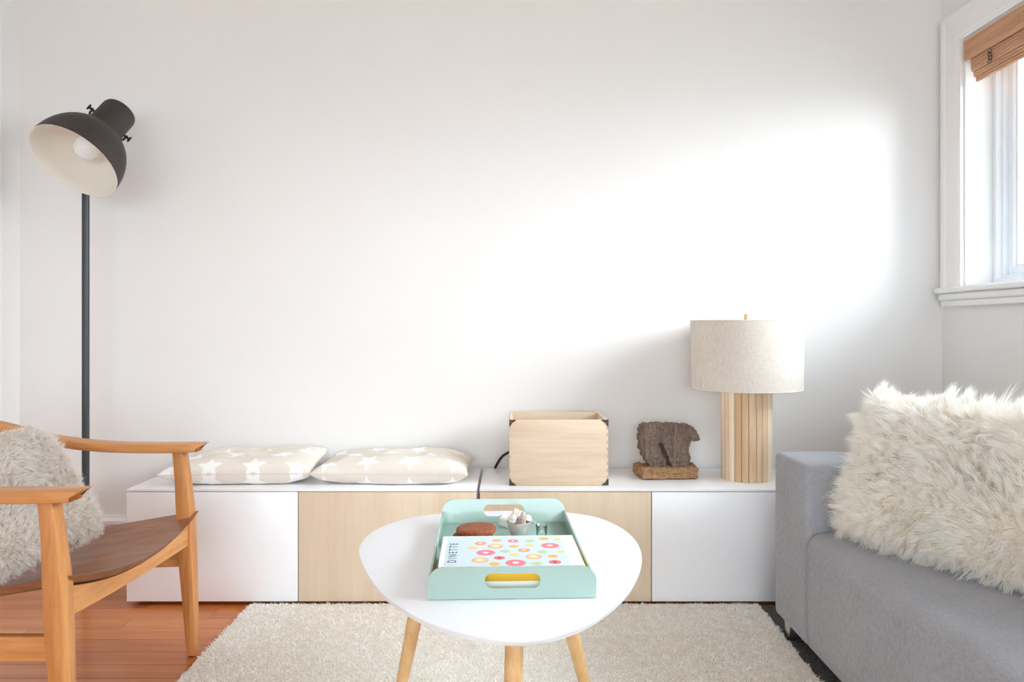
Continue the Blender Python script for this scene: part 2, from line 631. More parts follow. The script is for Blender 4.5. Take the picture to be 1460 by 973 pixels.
bm = bmesh.new()
frame_ring(bm, XR + 0.004, XR + 0.21, WY0, WY1, WZ0, WZ1, 0.006, 0)
obj('window_jamb', bm, 'trim_paint', win)
bm = bmesh.new()
frame_ring(bm, XR + 0.105, XR + 0.20, WY0 + 0.006, WY1 - 0.006, WZ0 + 0.006, WZ1 - 0.006, 0.022, 0.003)
frame_ring(bm, XR + 0.125, XR + 0.20, WY0 + 0.02, WY1 - 0.02, WZ0 + 0.02, WZ1 - 0.02, 0.020, 0.003)
obj('window_frame', bm, 'vinyl_frame', win)
bm = bmesh.new()
frame_ring(bm, XR + 0.142, XR + 0.178, WY0 + 0.038, WY1 - 0.038, WZ0 + 0.038, WZ1 - 0.038, 0.034, 0.005)
frame_ring(bm, XR + 0.152, XR + 0.168, WY0 + 0.068, WY1 - 0.068, WZ0 + 0.068, WZ1 - 0.068, 0.012, 0.003)
obj('sash', bm, 'vinyl_frame', win)
obj('pane', box_bm(XR + 0.157, XR + 0.161, WY0 + 0.07, WY1 - 0.07, WZ0 + 0.07, WZ1 - 0.07), 'window_glass', win)

# moulded casing (a mitred frame with a stepped profile), stool and apron
bm = bmesh.new()
prof = [(0.0, 0.0), (0.0, 0.012), (0.008, 0.014), (0.014, 0.011), (0.020, 0.015), (0.085, 0.018), (0.092, 0.024), (0.108, 0.026), (0.118, 0.022), (0.122, 0.012), (0.122, 0.0)]
rings = []
for (cy, cz, sy, sz) in ((WY1, WZ0, 1, 0), (WY1, WZ1, 1, 1), (WY0, WZ1, -1, 1), (WY0, WZ0, -1, 0)):
    rings.append([bm.verts.new((XR - h, cy + sy * w, cz + sz * w)) for w, h in prof])
for a, b in zip(rings, rings[1:]):
    for k in range(len(prof) - 1):
        bm.faces.new((a[k], a[k + 1], b[k + 1], b[k]))
bm.faces.new(rings[0])
bm.faces.new(rings[-1])
struct('trim_2', bm, 'trim_paint', label='white moulded casing around the window')
bm = bmesh.new()
add_box(bm, XR - 0.042, XR + 0.105, WY0 - 0.135, WY1 + 0.135, WZ0 - 0.022, WZ0, bevel=0.006)
add_box(bm, XR - 0.030, XR, WY0 - 0.125, WY1 + 0.125, WZ0 - 0.050, WZ0 - 0.022, bevel=0.008)
add_box(bm, XR - 0.022, XR, WY0 - 0.118, WY1 + 0.118, WZ0 - 0.074, WZ0 - 0.050, bevel=0.005)
struct('trim_3', bm, 'trim_paint', label='white moulded window sill')

# unseen rear window, added to bring soft fill light from behind the viewer
w2 = struct('fill_window', box_bm(RX0, RX1, YF - 0.21, YF - 0.004, RZ0 - 0.012, RZ0), 'trim_paint', label='unseen wide window added behind the viewer for fill light')
bm = bmesh.new()
for k in range(4):
    x = RX0 + (RX1 - RX0 - 0.06) * k / 3
    add_box(bm, x, x + 0.06, YF - 0.16, YF - 0.10, RZ0, RZ1, bevel=0.004)
for z in (RZ0, RZ1 - 0.06):
    add_box(bm, RX0, RX1, YF - 0.155, YF - 0.105, z, z + 0.06, bevel=0.004)
obj('window_frame', bm, 'vinyl_frame', w2)
for k in range(3):
    x = RX0 + (RX1 - RX0 - 0.06) * k / 3
    obj('pane', box_bm(x + 0.06, RX0 + (RX1 - RX0 - 0.06) * (k + 1) / 3, YF - 0.132, YF - 0.128, RZ0 + 0.06, RZ1 - 0.06), 'window_glass', w2)

# ground outside
struct('ground_outside', box_bm(-12, 14, -12, 14, -0.9, -0.7), 'outside_ground')

# ------------------------------------------------------------------ roman shade
sh = thing('roman_shade', 'woven bamboo roman shade drawn up at the top of the window', 'window shade', (XR, (WY0 + WY1) / 2, WZ1))


def ridged(name, x0, z0, z1, y0, y1, pitch, amp, thick, bow=0.0):
    """A sheet of thin horizontal bamboo slats."""
    n = max(2, int(round((z1 - z0) / pitch)))
    prof = []
    for i in range(n):
        for k in range(4):
            s = (i + k / 4) / n
            prof.append((x0 - amp * math.sin(math.pi * (k / 4)) - bow * math.sin(math.pi * s), z0 + (z1 - z0) * s))
    prof.append((x0, z1))
    back = [(x + thick, z) for x, z in prof[::-1]]
    poly = prof + back
    bm = bmesh.new()
    a = [bm.verts.new((x, y0, z)) for x, z in poly]
    b = [bm.verts.new((x, y1, z)) for x, z in poly]
    m = len(prof)
    tot = len(poly)
    for i in range(tot):
        bm.faces.new((a[i], a[(i + 1) % tot], b[(i + 1) % tot], b[i]))
    for ring in (a, b):
        for i in range(m - 1):
            bm.faces.new((ring[i], ring[i + 1], ring[tot - 2 - i], ring[tot - 1 - i]))
    o = obj(name, bm, 'bamboo', None)
    o.parent = sh
    o.location = -sh.location
    return o


ya, yb = WY0 + 0.012, WY1 - 0.012
ridged('valance', XR - 0.004, WZ1 - 0.086, WZ1 - 0.008, ya, yb, 0.0065, 0.0016, 0.003)
ridged('fold', XR + 0.018, WZ1 - 0.128, WZ1 - 0.016, ya + 0.012, yb - 0.012, 0.0095, 0.0034, 0.003, 0.004)
ridged('fold', XR + 0.025, WZ1 - 0.148, WZ1 - 0.016, ya + 0.014, yb - 0.014, 0.0095, 0.0034, 0.003, 0.004)
ridged('fold', XR + 0.033, WZ1 - 0.166, WZ1 - 0.016, ya + 0.016, yb - 0.016, 0.0095, 0.0034, 0.004, 0.004)
for y in (yb - 0.13, ya + 0.13):
    bm = bmesh.new()
    for k in range(4):
        zz = WZ1 - 0.092 - 0.012 * k
        add_tube(bm, [(XR + 0.012 - 0.002 * (k % 2), y + 0.010 * math.sin(a), zz + 0.007 * math.cos(a)) for a in [2 * math.pi * q / 12 for q in range(13)]], 0.0014, 6)
    o = obj('cord', bm, 'iron_bracket', None, 60)
    o.parent = sh
    o.location = -sh.location

# ------------------------------------------------------------------ cream rug
RX_0, RX_1, RY_0, RY_1 = -0.893, 0.842, 0.30, 2.629
rug = thing('rug', 'cream shaggy rug under the white coffee table', 'rug', (0, 1.46, 0))
bm = bmesh.new()
def rug_right(y):
    return RX_1 - 0.030 * (RY_1 - y)


add_prism(bm, [(RX_0, RY_0 - 1.46), (rug_right(RY_0) - 0.004, RY_0 - 1.46), (rug_right(RY_1) - 0.004, RY_1 - 1.46), (RX_0, RY_1 - 1.46)], 0.0112, Matrix.Translation((0, 0, 0.0005)))
obj('rug_base', bm, 'rug_base', rug)


def strands(name, base, nrm, length, bend, width, parent, mat, seg=3, kind='stuff', turn=None):
    """One mesh of tapered strands. base, nrm, bend: (n,3); length, width: (n,)."""
    n = len(base)
    side = np.cross(nrm, RNG.normal(size=(n, 3)))
    side /= np.linalg.norm(side, axis=1)[:, None] + 1e-9
    nv = 2 * seg + 1
    V = np.empty((n, nv, 3))
    UV = np.empty((n, nv, 2))
    rnd = RNG.random(n)
    for s in range(seg + 1):
        t = s / seg
        p = base + nrm * (length * t)[:, None] + bend * ((length * t * t)[:, None])
        w = (width * (1 - 0.75 * t))[:, None]
        if s < seg:
            V[:, 2 * s] = p - side * w
            V[:, 2 * s + 1] = p + side * w
            UV[:, 2 * s, 1] = UV[:, 2 * s + 1, 1] = t
        else:
            V[:, 2 * seg] = p
            UV[:, 2 * seg, 1] = 1.0
    UV[:, :, 0] = rnd[:, None]
    loc = []
    for s in range(seg - 1):
        loc += [(2 * s, 2 * s + 1, 2 * s + 3), (2 * s, 2 * s + 3, 2 * s + 2)]
    loc.append((2 * seg - 2, 2 * seg - 1, 2 * seg))
    loc = np.array(loc)
    T = (np.arange(n)[:, None, None] * nv + loc[None]).reshape(-1, 3)
    me = bpy.data.meshes.new(name)
    me.vertices.add(n * nv)
    me.vertices.foreach_set('co', V.reshape(-1).astype(np.float32))
    me.loops.add(T.size)
    me.loops.foreach_set('vertex_index', T.reshape(-1).astype(np.int32))
    me.polygons.add(len(T))
    me.polygons.foreach_set('loop_start', np.arange(0, T.size, 3, dtype=np.int32))
    me.update(calc_edges=True)
    uv = me.uv_layers.new(name='uv')
    uv.data.foreach_set('uv', UV.reshape(-1, 2)[T.reshape(-1)].reshape(-1).astype(np.float32))
    me.polygons.foreach_set('use_smooth', np.ones(len(T), dtype=bool))
    me.validate()
    me.materials.append(MATS[mat])
    o = bpy.data.objects.new(name, me)
    C.objects.link(o)
    o.parent = parent
    if kind:
        o['kind'] = kind
    return o


def lattice(n, cells, seed):
    """Smooth random field on [0,1]^2 sampled at n points, returns a callable."""
    g = np.random.default_rng(seed).random((cells + 2, cells + 2))

    def f(u, v):
        x = np.clip(u, 0, 1) * cells
        y = np.clip(v, 0, 1) * cells
        i = np.floor(x).astype(int).clip(0, cells)
        j = np.floor(y).astype(int).clip(0, cells)
        a, b = x - i, y - j
        a, b = a * a * (3 - 2 * a), b * b * (3 - 2 * b)
        return (g[i, j] * (1 - a) * (1 - b) + g[i + 1, j] * a * (1 - b) + g[i, j + 1] * (1 - a) * b + g[i + 1, j + 1] * a * b)
    return f


sp = 0.0054
gx, gy = np.meshgrid(np.arange(RX_0, RX_1, sp), np.arange(1.50, RY_1, sp))
gx2, gy2 = np.meshgrid(np.arange(RX_0, RX_1, sp * 2), np.arange(RY_0, 1.50, sp * 2))
gx = np.concatenate([gx.ravel(), gx2.ravel()])
gy = np.concatenate([gy.ravel(), gy2.ravel()])
n = gx.size
gx = gx + RNG.uniform(-.5, .5, n) * sp
gy = gy + RNG.uniform(-.5, .5, n) * sp
keep = gx < RX_1 - 0.030 * (RY_1 - gy)
gx, gy = gx[keep], gy[keep]
n = gx.size
lf = lattice(0, 90, 3)
lf2 = lattice(0, 90, 4)
uu, vv = (gx - RX_0) / (RX_1 - RX_0), (gy - RY_0) / (RY_1 - RY_0)
base = np.stack([gx, gy - 1.46, np.full(n, 0.008)], 1)
nr = np.tile([0, 0, 1.0], (n, 1)) + RNG.normal(size=(n, 3)) * 0.25
nr /= np.linalg.norm(nr, axis=1)[:, None]
bend = np.stack([lf(uu, vv) - .5, lf2(uu, vv) - .5, np.full(n, -0.1)], 1) * 1.8
strands('pile', base, nr, RNG.uniform(0.009, 0.0145, n), bend, RNG.uniform(0.0018, 0.0032, n), rug, 'rug_wool', seg=2)

# dark rug under the sofa
bm = bmesh.new()
add_prism(bm, [(rug_right(0.35) + 0.003, 0.35), (1.66, 0.35), (1.66, 2.634), (rug_right(2.634) + 0.003, 2.634)], 0.006, Matrix.Translation((0, 0, 0.0005)))
o = obj('dark_rug', bm, 'charcoal_rug')
tag(o, 'dark charcoal speckled rug under the grey sofa', 'rug')


# ------------------------------------------------------------------ low cabinets
def cabinet(x0, x1, split, left_white, label):
    t = thing('media_cabinet', label, 'cabinet', ((x0 + x1) / 2, 2.84, 0), group='low media cabinets')
    ox, oy = (x0 + x1) / 2, 2.84

    def b(name, a0, a1, y0, y1, z0, z1, mat, bevel=0.0015, lab=None):
        o = obj(name, box_bm(a0 - ox, a1 - ox, y0 - oy, y1 - oy, z0, z1, bevel=bevel), mat, t, 40)
        if lab:
            o['label'] = lab
        return o
    b('carcass', x0, x1, 2.661, 3.03, 0.016, 0.392, 'white_lacquer')
    b('top_panel', x0, x1, 2.640, 3.03, 0.3925, 0.401, 'white_lacquer')
    b('door', x0 + 0.001, split - 0.0015, 2.640, 2.658, 0.0165, 0.3905, 'white_lacquer' if left_white else 'birch_door', 0.001,
      'white door' if left_white else 'pale wood door')
    b('door', split + 0.0015, x1 - 0.001, 2.640, 2.658, 0.0165, 0.3905, 'birch_door' if left_white else 'white_lacquer', 0.001,
      'pale wood door' if left_white else 'white door')
    for fx in (x0 + 0.04, x1 - 0.04):
        for fy in (2.70, 2.99):
            b('foot', fx - 0.02, fx + 0.02, fy - 0.02, fy + 0.02, 0.0, 0.016, 'black_rubber', 0.003)
    return t


cabinet(-1.32, -0.1215, -0.732, True, 'low cabinet with white and pale wood doors under the two star cushions')
cabinet(-0.1115, 1.085, 0.4775, False, 'low cabinet with pale wood and white doors under the crate and table lamp')
ZT = 0.401

# ------------------------------------------------------------------ star cushions


def pillow_fn(hx, hy, ht, p=2.2, pinch=0.06, seed=0, wr=0.0):
    f = lattice(0, 6, seed)
    g = lattice(0, 11, seed + 50)

    def fn(u, v, s):
        """u, v in [-1,1]; s = +1 front, -1 back; arrays -> (n,3)"""
        prof = np.clip((1 - np.abs(u) ** p) * (1 - np.abs(v) ** p), 0, 1) ** 0.42
        x = hx * u * (1 - pinch * (1 - v * v))
        y = hy * v * (1 - pinch * (1 - u * u))
        z = s * ht * prof * (1 + wr * (f((u + 1) / 2, (v + 1) / 2) - 0.5) + wr * 0.5 * (g((u + 1) / 2, (v + 1) / 2) - 0.5))
        return np.stack([x, y, z], -1)
    return fn


def pillow_mesh(name, fn, nu, nv, mat, parent, uvs=(1, 1), off=(0, 0), sag=None):
    u = np.sin(np.linspace(-math.pi / 2, math.pi / 2, nu))
    v = np.sin(np.linspace(-math.pi / 2, math.pi / 2, nv))
    U, V = np.meshgrid(u, v, indexing='ij')
    bm = bmesh.new()
    uvl = bm.loops.layers.uv.new('uv')
    grids = []
    for s in (1, -1):
        P = fn(U.ravel(), V.ravel(), s)
        if sag is not None:
            P = sag(P, s)
        P = P.reshape(nu, nv, 3)
        # the cloth is laid out by arc length so that its print is not stretched over the rim
        su = np.concatenate([np.zeros((1, nv)), np.cumsum(np.linalg.norm(np.diff(P, axis=0), axis=2), axis=0)], 0)
        sv_ = np.concatenate([np.zeros((nu, 1)), np.cumsum(np.linalg.norm(np.diff(P, axis=1), axis=2), axis=1)], 1)
        su -= su[nu // 2][None]
        sv_ -= sv_[:, nv // 2][:, None]
        g = []
        for i in range(nu):
            row = []
            for j in range(nv):
                if s == -1 and (i in (0, nu - 1) or j in (0, nv - 1)):
                    row.append(grids[0][i][j])
                else:
                    row.append(bm.verts.new(P[i, j]))
            g.append(row)
        grids.append(g)
        for i in range(nu - 1):
            for j in range(nv - 1):
                q = [(i, j), (i + 1, j), (i + 1, j + 1), (i, j + 1)]
                if s < 0:
                    q = q[::-1]
                try:
                    fc = bm.faces.new([g[a][b] for a, b in q])
                except ValueError:
                    continue
                for lp, (a, b) in zip(fc.loops, q):
                    lp[uvl].uv = (su[a, b] * uvs[0] + off[0], sv_[a, b] * uvs[1] + off[1])
    for f in bm.faces:
        f.smooth = True
    me = bpy.data.meshes.new(name)
    bm.to_mesh(me)
    bm.free()
    me.materials.append(MATS[mat])
    o = bpy.data.objects.new(name, me)
    C.objects.link(o)
    o.parent = parent
    return o


def seam_tube(fn, r, sag=None, n=60):
    pts = []
    for k in range(4 * n):
        e, t = divmod(k, n)
        s = -1 + 2 * t / n
        u, v = ((s, -1), (1, s), (-s, 1), (-1, -s))[e]
        P = fn(np.array([u]), np.array([v]), 1)
        if sag is not None:
            P = sag(P, 1)
        pts.append(P[0])
    bm = bmesh.new()
    add_tube(bm, pts + [pts[0]], r, 6, caps=False)
    return bm


def star_cushion(loc, rotz, hx, hy, seed, off, label, tip=None, flip=1):
    t = thing('star_cushion', label, 'cushion', loc, rotz, 'star cushions on the low cabinets')
    fn = pillow_fn(hx, hy, 0.052, p=3.4, pinch=0.05, seed=seed, wr=0.35)

    def sag(P, s):
        # the underside flattens on the cabinet top
        P = np.array(P)
        zz = P[:, 2] + 0.043
        if tip is not None:
            zz = zz + tip(P[:, 0] / hx, P[:, 1] / hy)
        P[:, 2] = np.maximum(zz, 0.002 + 0.004 * (zz < 0.0))
        return P
    pillow_mesh('cover', fn, 70, 50, 'star_cotton', t, (flip, flip), off, sag)
    b = seam_tube(fn, 0.0016, sag)
    o = obj('seam', b, 'linen', t, 60)
    return t


star_cushion((-0.975, 2.845, ZT), math.radians(4), 0.262, 0.17, 3, (0.02, 0.015),
             'beige cushion with white stars on the left cabinet, behind the armchair',
             lambda u, v: 0.030 * np.clip(u, 0, 1) ** 2 * np.clip(v * 0.7 + 0.3, 0, 1))
star_cushion((-0.425, 2.845, ZT), math.radians(-1), 0.275, 0.17, 9, (0.065, 0.012),
             'beige cushion with white stars beside the gap between the cabinets', flip=-1)

# ------------------------------------------------------------------ wooden crate
cw, cd, chh, ct = 0.3456, 0.25, 0.229, 0.012
cr = thing('wooden_crate', 'open pale pine crate with dark metal corners on the cabinet', 'crate', (0.163, 2.70 + cd / 2, ZT + 0.001), math.radians(0.5))
hw, hd = cw / 2, cd / 2
obj('front_panel', box_bm(-hw, hw, -hd, -hd + ct, 0, chh, bevel=0.0012), 'crate_pine', cr, 40)
obj('back_panel', box_bm(-hw, hw, hd - ct, hd, 0, chh, bevel=0.0012), 'crate_pine', cr, 40)
for s in (-1, 1):
    x0, x1 = (-hw, -hw + ct) if s < 0 else (hw - ct, hw)
    obj('side_panel', box_bm(x0, x1, -hd + ct, hd - ct, 0, chh, bevel=0.0012), 'crate_pine_side', cr, 40)
    bm = bmesh.new()
    for k in range(8):
        z = 0.02 + k * 0.025
        add_box(bm, x0 + (0.006 if s > 0 else 0.0), x1 + 0.0004 * s - (0.006 if s < 0 else 0.0), -hd - 0.0003, -hd + 0.004, z, z + 0.012)
    obj('joint_fingers', bm, 'crate_end_grain', cr)
obj('bottom', box_bm(-hw + ct, hw - ct, -hd + ct, hd - ct, 0.002, 0.012), 'crate_pine', cr)
for sx in (-1, 1):
    for sz in (0, 1):
        bm = bmesh.new()
        z0, dz = (-0.0006, 1) if sz == 0 else (chh + 0.0006, -1)
        x0 = sx * (hw + 0.001)
        L, w = 0.024, 0.009
        poly = [(0, 0), (L, 0), (L - 0.004, w * 0.7), (L * 0.55, w), (w * 1.3, w * 1.3), (w, L * 0.55), (w * 0.7, L - 0.004), (0, L)]
        P = [(x0 - sx * a, z0 + dz * b) for a, b in poly]
        M = Matrix(((1, 0, 0, 0), (0, 0, -1, -hd + 0.002), (0, 1, 0, 0), (0, 0, 0, 1)))
        add_prism(bm, P, 0.0035, M)
        add_box(bm, min(x0, x0 - sx * 0.001), max(x0, x0 - sx * 0.001), -hd - 0.0015, -hd + 0.022, min(z0, z0 + dz * 0.022), max(z0, z0 + dz * 0.022))
        obj('corner_bracket', bm, 'iron_bracket', cr)['label'] = 'dark metal corner bracket'

# cord behind the crate
bm = bmesh.new()
add_tube(bm, spline([(-0.085, 3.037, 0.30), (-0.072, 3.036, 0.38), (-0.055, 3.018, 0.425), (-0.025, 2.998, 0.462), (0.03, 2.985, 0.478), (0.12, 2.985, 0.455), (0.2, 2.990, 0.415), (0.25, 2.985, 0.4065), (0.30, 2.99, 0.4065)], 8), 0.0052, 10)
tag(obj('power_cord', bm, 'black_rubber', None, 60), 'black power cord arching behind the crate', 'cord')

# ------------------------------------------------------------------ weathered wood sculpture
sc5 = 4.424


def c5(x, y, Y):
    p = at(690 + x / sc5, 560 + y / sc5, Y)
    return p.x, p.z


scu = thing('wood_sculpture', 'weathered brown driftwood carving on a rough timber base', 'sculpture', (0.575, 2.86, ZT + 0.003))
out = [(1000, 215), (980, 240), (990, 265), (978, 290), (990, 330), (985, 360), (1005, 385), (1015, 430), (1038, 452), (1050, 490), (1120, 496), (1154, 496), (1142, 440), (1120, 390), (1101, 350), (1095, 322), (1121, 316), (1139, 356), (1162, 410), (1186, 470),
       (1192, 496), (1262, 492), (1288, 458), (1302, 420), (1290, 380), (1295, 335), (1302, 303), (1330, 316), (1358, 307), (1352, 272), (1332, 232), (1290, 215), (1200, 207), (1100, 204), (1040, 207)]
YS = 2.835
pts2 = [c5(x, y, YS) for x, y in out]
bm = bmesh.new()
MS = Matrix(((1, 0, 0, -0.575), (0, 0, 1, -0.032), (0, 1, 0, -ZT), (0, 0, 0, 1)))
add_prism(bm, pts2, 0.054, MS)
solid = [c5(x, y, YS) for x, y in out[:12] + out[20:]]
add_prism(bm, solid, 0.026, MS @ Matrix.Translation((0, 0, 0.044)))
bmesh.ops.triangulate(bm, faces=bm.faces)
body = obj('carving', bm, 'old_wood', scu)
tex = bpy.data.textures.new('rough_wood', 'CLOUDS')
tex.noise_scale = 0.016
tex.noise_depth = 3


def roughen(o, voxel, strength):
    m = o.modifiers.new('remesh', 'REMESH')
    m.mode = 'VOXEL'
    m.voxel_size = voxel
    m.use_smooth_shade = True
    s = o.modifiers.new('soften', 'SMOOTH')
    s.iterations = 2
    d = o.modifiers.new('rough', 'DISPLACE')
    d.texture = tex
    d.strength = strength
    d.mid_level = 0.5


roughen(body, 0.0028, 0.020)
bm = bmesh.new()
add_prism(bm, [(0.456 - 0.575, 2.925 - 2.86), (0.473 - 0.575, 2.792 - 2.86), (0.676 - 0.575, 2.806 - 2.86), (0.686 - 0.575, 2.94 - 2.86)], 0.038, Matrix.Translation((0, 0, 0.001)))
bmesh.ops.triangulate(bm, faces=bm.faces)
bo = obj('base', bm, 'bark_wood', scu)
roughen(bo, 0.0028, 0.016)

# ------------------------------------------------------------------ table lamp
LX, LY = 0.860, 2.83
tl = thing('table_lamp', 'table lamp with round beige linen shade and wooden stave base', 'lamp', (LX, LY, ZT))
NS, RB, HB = 22, 0.090, 0.335
stv = None
for k in range(NS):
    if stv is None:
        bm = bmesh.new()
        w = 2 * math.pi * RB / NS
        secs = []
        g = 0.0010
        prof = [(-w / 2 + g, -0.0015), (-w / 4, 0.0006), (0, 0.0012), (w / 4, 0.0006), (w / 2 - g, -0.0015), (w / 2 - g * 2 - 0.0008, -0.014), (-w / 2 + g * 2 + 0.0008, -0.014)]
        add_prism(bm, [(RB + d, y) for y, d in prof], HB)
        o = obj('stave', bm, 'stave_wood', tl, 25)
        stv = o.data
    else:
        o = bpy.data.objects.new('stave', stv)
        C.objects.link(o)
        o.parent = tl
    o.rotation_euler = (0, 0, 2 * math.pi * (k + 0.3) / NS)
bm = bmesh.new()
add_lathe(bm, [(0, 0.003), (RB - 0.012, 0.003), (RB - 0.012, HB - 0.003), (0, HB - 0.003)], 40)
obj('core', bm, 'dark_gap', tl, 40)
bm = bmesh.new()
z0, z1, r0, r1 = 0.328, 0.580, 0.196, 0.200
add_lathe(bm, [(r0, z0), (r0 + 0.0012, z0 + 0.001), (r1 + 0.0012, z1 - 0.001), (r1, z1)], 96)
shd = obj('lamp_shade', bm, 'linen', tl, 40)
bm = bmesh.new()
add_lathe(bm, [(r0, z0), (r0 - 0.002, z0 + 0.001), (r1 - 0.002, z1 - 0.001), (r1, z1)], 96)
obj('lining', bm, 'shade_lining', shd, 40)
for zz, rr in ((z0 + 0.002, r0), (z1 - 0.002, r1)):
    bm = bmesh.new()
    add_tube(bm, [(rr * math.cos(a), rr * math.sin(a), zz) for a in [2 * math.pi * k / 96 for k in range(97)]], 0.0022, 8, caps=False)
    obj('rim', bm, 'linen', shd, 60)
bm = bmesh.new()
add_tube(bm, [(0, 0, HB - 0.003), (0, 0, z1 + 0.002)], 0.006, 12)
for k in range(3):
    a = 2 * math.pi * k / 3 + 0.5
    add_tube(bm, [(0, 0, z1 - 0.004), (r1 * math.cos(a), r1 * math.sin(a), z1 - 0.004)], 0.002, 8)
obj('harp', bm, 'iron_bracket', tl, 60)
bm = bmesh.new()
add_lathe(bm, [(0, z1 + 0.001), (0.0085, z1 + 0.001), (0.0085, z1 + 0.020), (0.0075, z1 + 0.0225), (0, z1 + 0.023)], 24)
obj('finial', bm, 'stave_wood', tl, 40)

# ------------------------------------------------------------------ floor lamp
PXP, PYP = -1.575, 2.85
fl = thing('floor_lamp', 'tall dark metal floor lamp with tilted dome shade beside the armchair', 'lamp', (PXP, PYP, 0))
bm = bmesh.new()
add_lathe(bm, [(0, 0.0), (0.108, 0.0), (0.112, 0.004), (0.112, 0.018), (0.108, 0.022), (0.03, 0.026), (0.02, 0.035), (0, 0.036)], 48)
obj('base', bm, 'pole_grey', fl, 40)
ax = Vector((0.2371, 0.6086, 0.7572)).normalized()
cen = Vector((-1.506, 2.65, 1.5234))
kn = ax.cross(cen + ax * 0.2 - Vector((0, 0, CAM_Z)))
side = (kn - ax * kn.dot(ax)).normalized()
oth = ax.cross(side).normalized()
org = Vector((PXP, PYP, 0))
Ml = Matrix.Translation(cen - org) @ Matrix((side, oth, ax)).transposed().to_4x4()
R = 0.1542
prof = []
for k in range(17):
    a = (math.pi / 2) * k / 16
    prof.append((R * math.cos(a) ** 0.78 if k < 16 else 0, 0.172 * math.sin(a)))
neck_r = 0.061
outer = [(r, z) for r, z in prof if r > neck_r]
outer += [(neck_r, outer[-1][1] + 0.004), (neck_r, 0.280), (neck_r - 0.003, 0.289), (neck_r - 0.010, 0.293), (0, 0.294)]
bm = bmesh.new()
add_lathe(bm, outer, 64, Ml)
dome = obj('lamp_shade', bm, 'lamp_bronze', fl, 35)
inner = [(R, 0.0), (R - 0.002, 0.0005)] + [(max(r - 0.003, 0.0), z * 0.985) for r, z in prof[1:]]
bm = bmesh.new()
add_lathe(bm, inner, 64, Ml)
obj('shade_lining', bm, 'lamp_inside', dome, 60)['label'] = 'white inside of the lamp shade'
bm = bmesh.new()
add_lathe(bm, [(0, 0.040), (0.020, 0.043), (0.036, 0.054), (0.0435, 0.074), (0.042, 0.092), (0.032, 0.110), (0.020, 0.128), (0.016, 0.146), (0, 0.147)], 40, Ml)
obj('bulb', bm, 'bulb_white', fl, 60)
zk = 0.222
for s in (-1, 1):
    bm = bmesh.new()
    Mk = Ml @ Matrix.Translation((s * (neck_r - 0.001), 0, zk)) @ Matrix.Rotation(s * math.pi / 2, 4, 'Y')
    add_lathe(bm, [(0, 0), (0.0045, 0), (0.0045, 0.006), (0.007, 0.007), (0.0075, 0.010), (0.0045, 0.012), (0.0045, 0.017), (0.011, 0.019), (0.0115, 0.023), (0.010, 0.0245), (0, 0.025)], 20, Mk)
    obj('thumb_screw', bm, 'black_metal', fl, 40)
# yoke from the screws round the back of the neck to the pole
ML3 = Ml.to_3x3()
base_pt = Vector((0, 0, 1.66))
inv = Ml.inverted()
bp = inv @ base_pt
bm = bmesh.new()
yk = [(-neck_r - 0.006, 0, zk), (-neck_r - 0.006, 0.0, zk - 0.03)]
arc = [(-(neck_r + 0.006), 0.0, zk)]
for k in range(1, 12):
    a = math.pi * k / 12
    arc.append((-(neck_r + 0.010) * math.cos(a), (neck_r + 0.014) * math.sin(a) * (1 if bp.y > 0 else -1), zk - 0.004 * math.sin(a)))
arc.append((neck_r + 0.006, 0.0, zk))
add_tube(bm, [Ml @ Vector(p) for p in arc], 0.004, 10)
mid = Ml @ Vector(arc[6])
add_tube(bm, [mid, (mid + base_pt) / 2 + Vector((0, 0.01, 0.02)), base_pt], 0.008, 12)
obj('yoke', bm, 'black_metal', fl, 60)
bm = bmesh.new()
add_tube(bm, [(0, 0, 0.03), (0, 0, 1.665)], 0.0129, 24)
obj('pole', bm, 'pole_grey', fl, 40)

# ------------------------------------------------------------------ coffee table
TH = 0.46
TCX, TCY = 0.0, 1.62
ctab = thing('coffee_table', 'white rounded-triangle coffee table with splayed beech legs', 'table', (TCX, TCY, 0))
o3 = [(70, 360), (84, 310), (128, 264), (205, 225), (300, 197), (430, 176), (600, 165), (800, 160), (980, 163), (1140, 178), (1250, 208), (1345, 262), (1398, 325), (1412, 390), (1397, 465), (1350, 545), (1280, 612), (1185, 680), (1080, 728), (950, 765), (830, 777), (700, 767), (560, 741), (400, 690), (280, 626), (180, 550), (110, 460)]
outl = [on_z(490 + x / 3.318, 680 + y / 3.318, TH) for x, y in o3]
outl = spline([(p.x - TCX, p.y - TCY) for p in outl], 5, closed=True)
outl = np.array(outl)
for _ in range(6):
    outl = 0.5 * outl + 0.25 * (np.roll(outl, 1, 0) + np.roll(outl, -1, 0))
cc = outl.mean(0)
bm = bmesh.new()
add_loft(bm, [[(cc[0] + (x - cc[0]) * s, cc[1] + (y - cc[1]) * s, z) for x, y in outl] for s, z in
              ((0.955, TH - 0.016), (0.985, TH - 0.012), (0.998, TH - 0.0035), (1.0, TH - 0.002), (0.9985, TH - 0.0005), (0.995, TH))])
obj('table_top', bm, 'white_satin', ctab, 40)
for (xt, yt, xf, yf) in ((-0.190, 1.72, -0.285, 1.90), (0.092, 1.72, 0.196, 1.90), (0.006, 1.47, -0.006, 1.28)):
    bm = bmesh.new()
    add_tube(bm, [(xt - TCX, yt - TCY, TH - 0.016), (xt * .5 + xf * .5 - TCX, (yt + yf) / 2 - TCY, TH * .5 - 0.005), (xf - TCX, yf - TCY, 0.012)], [0.0175, 0.0165, 0.0125], 24)
    obj('leg', bm, 'beech_leg', ctab, 50)
    bm = bmesh.new()

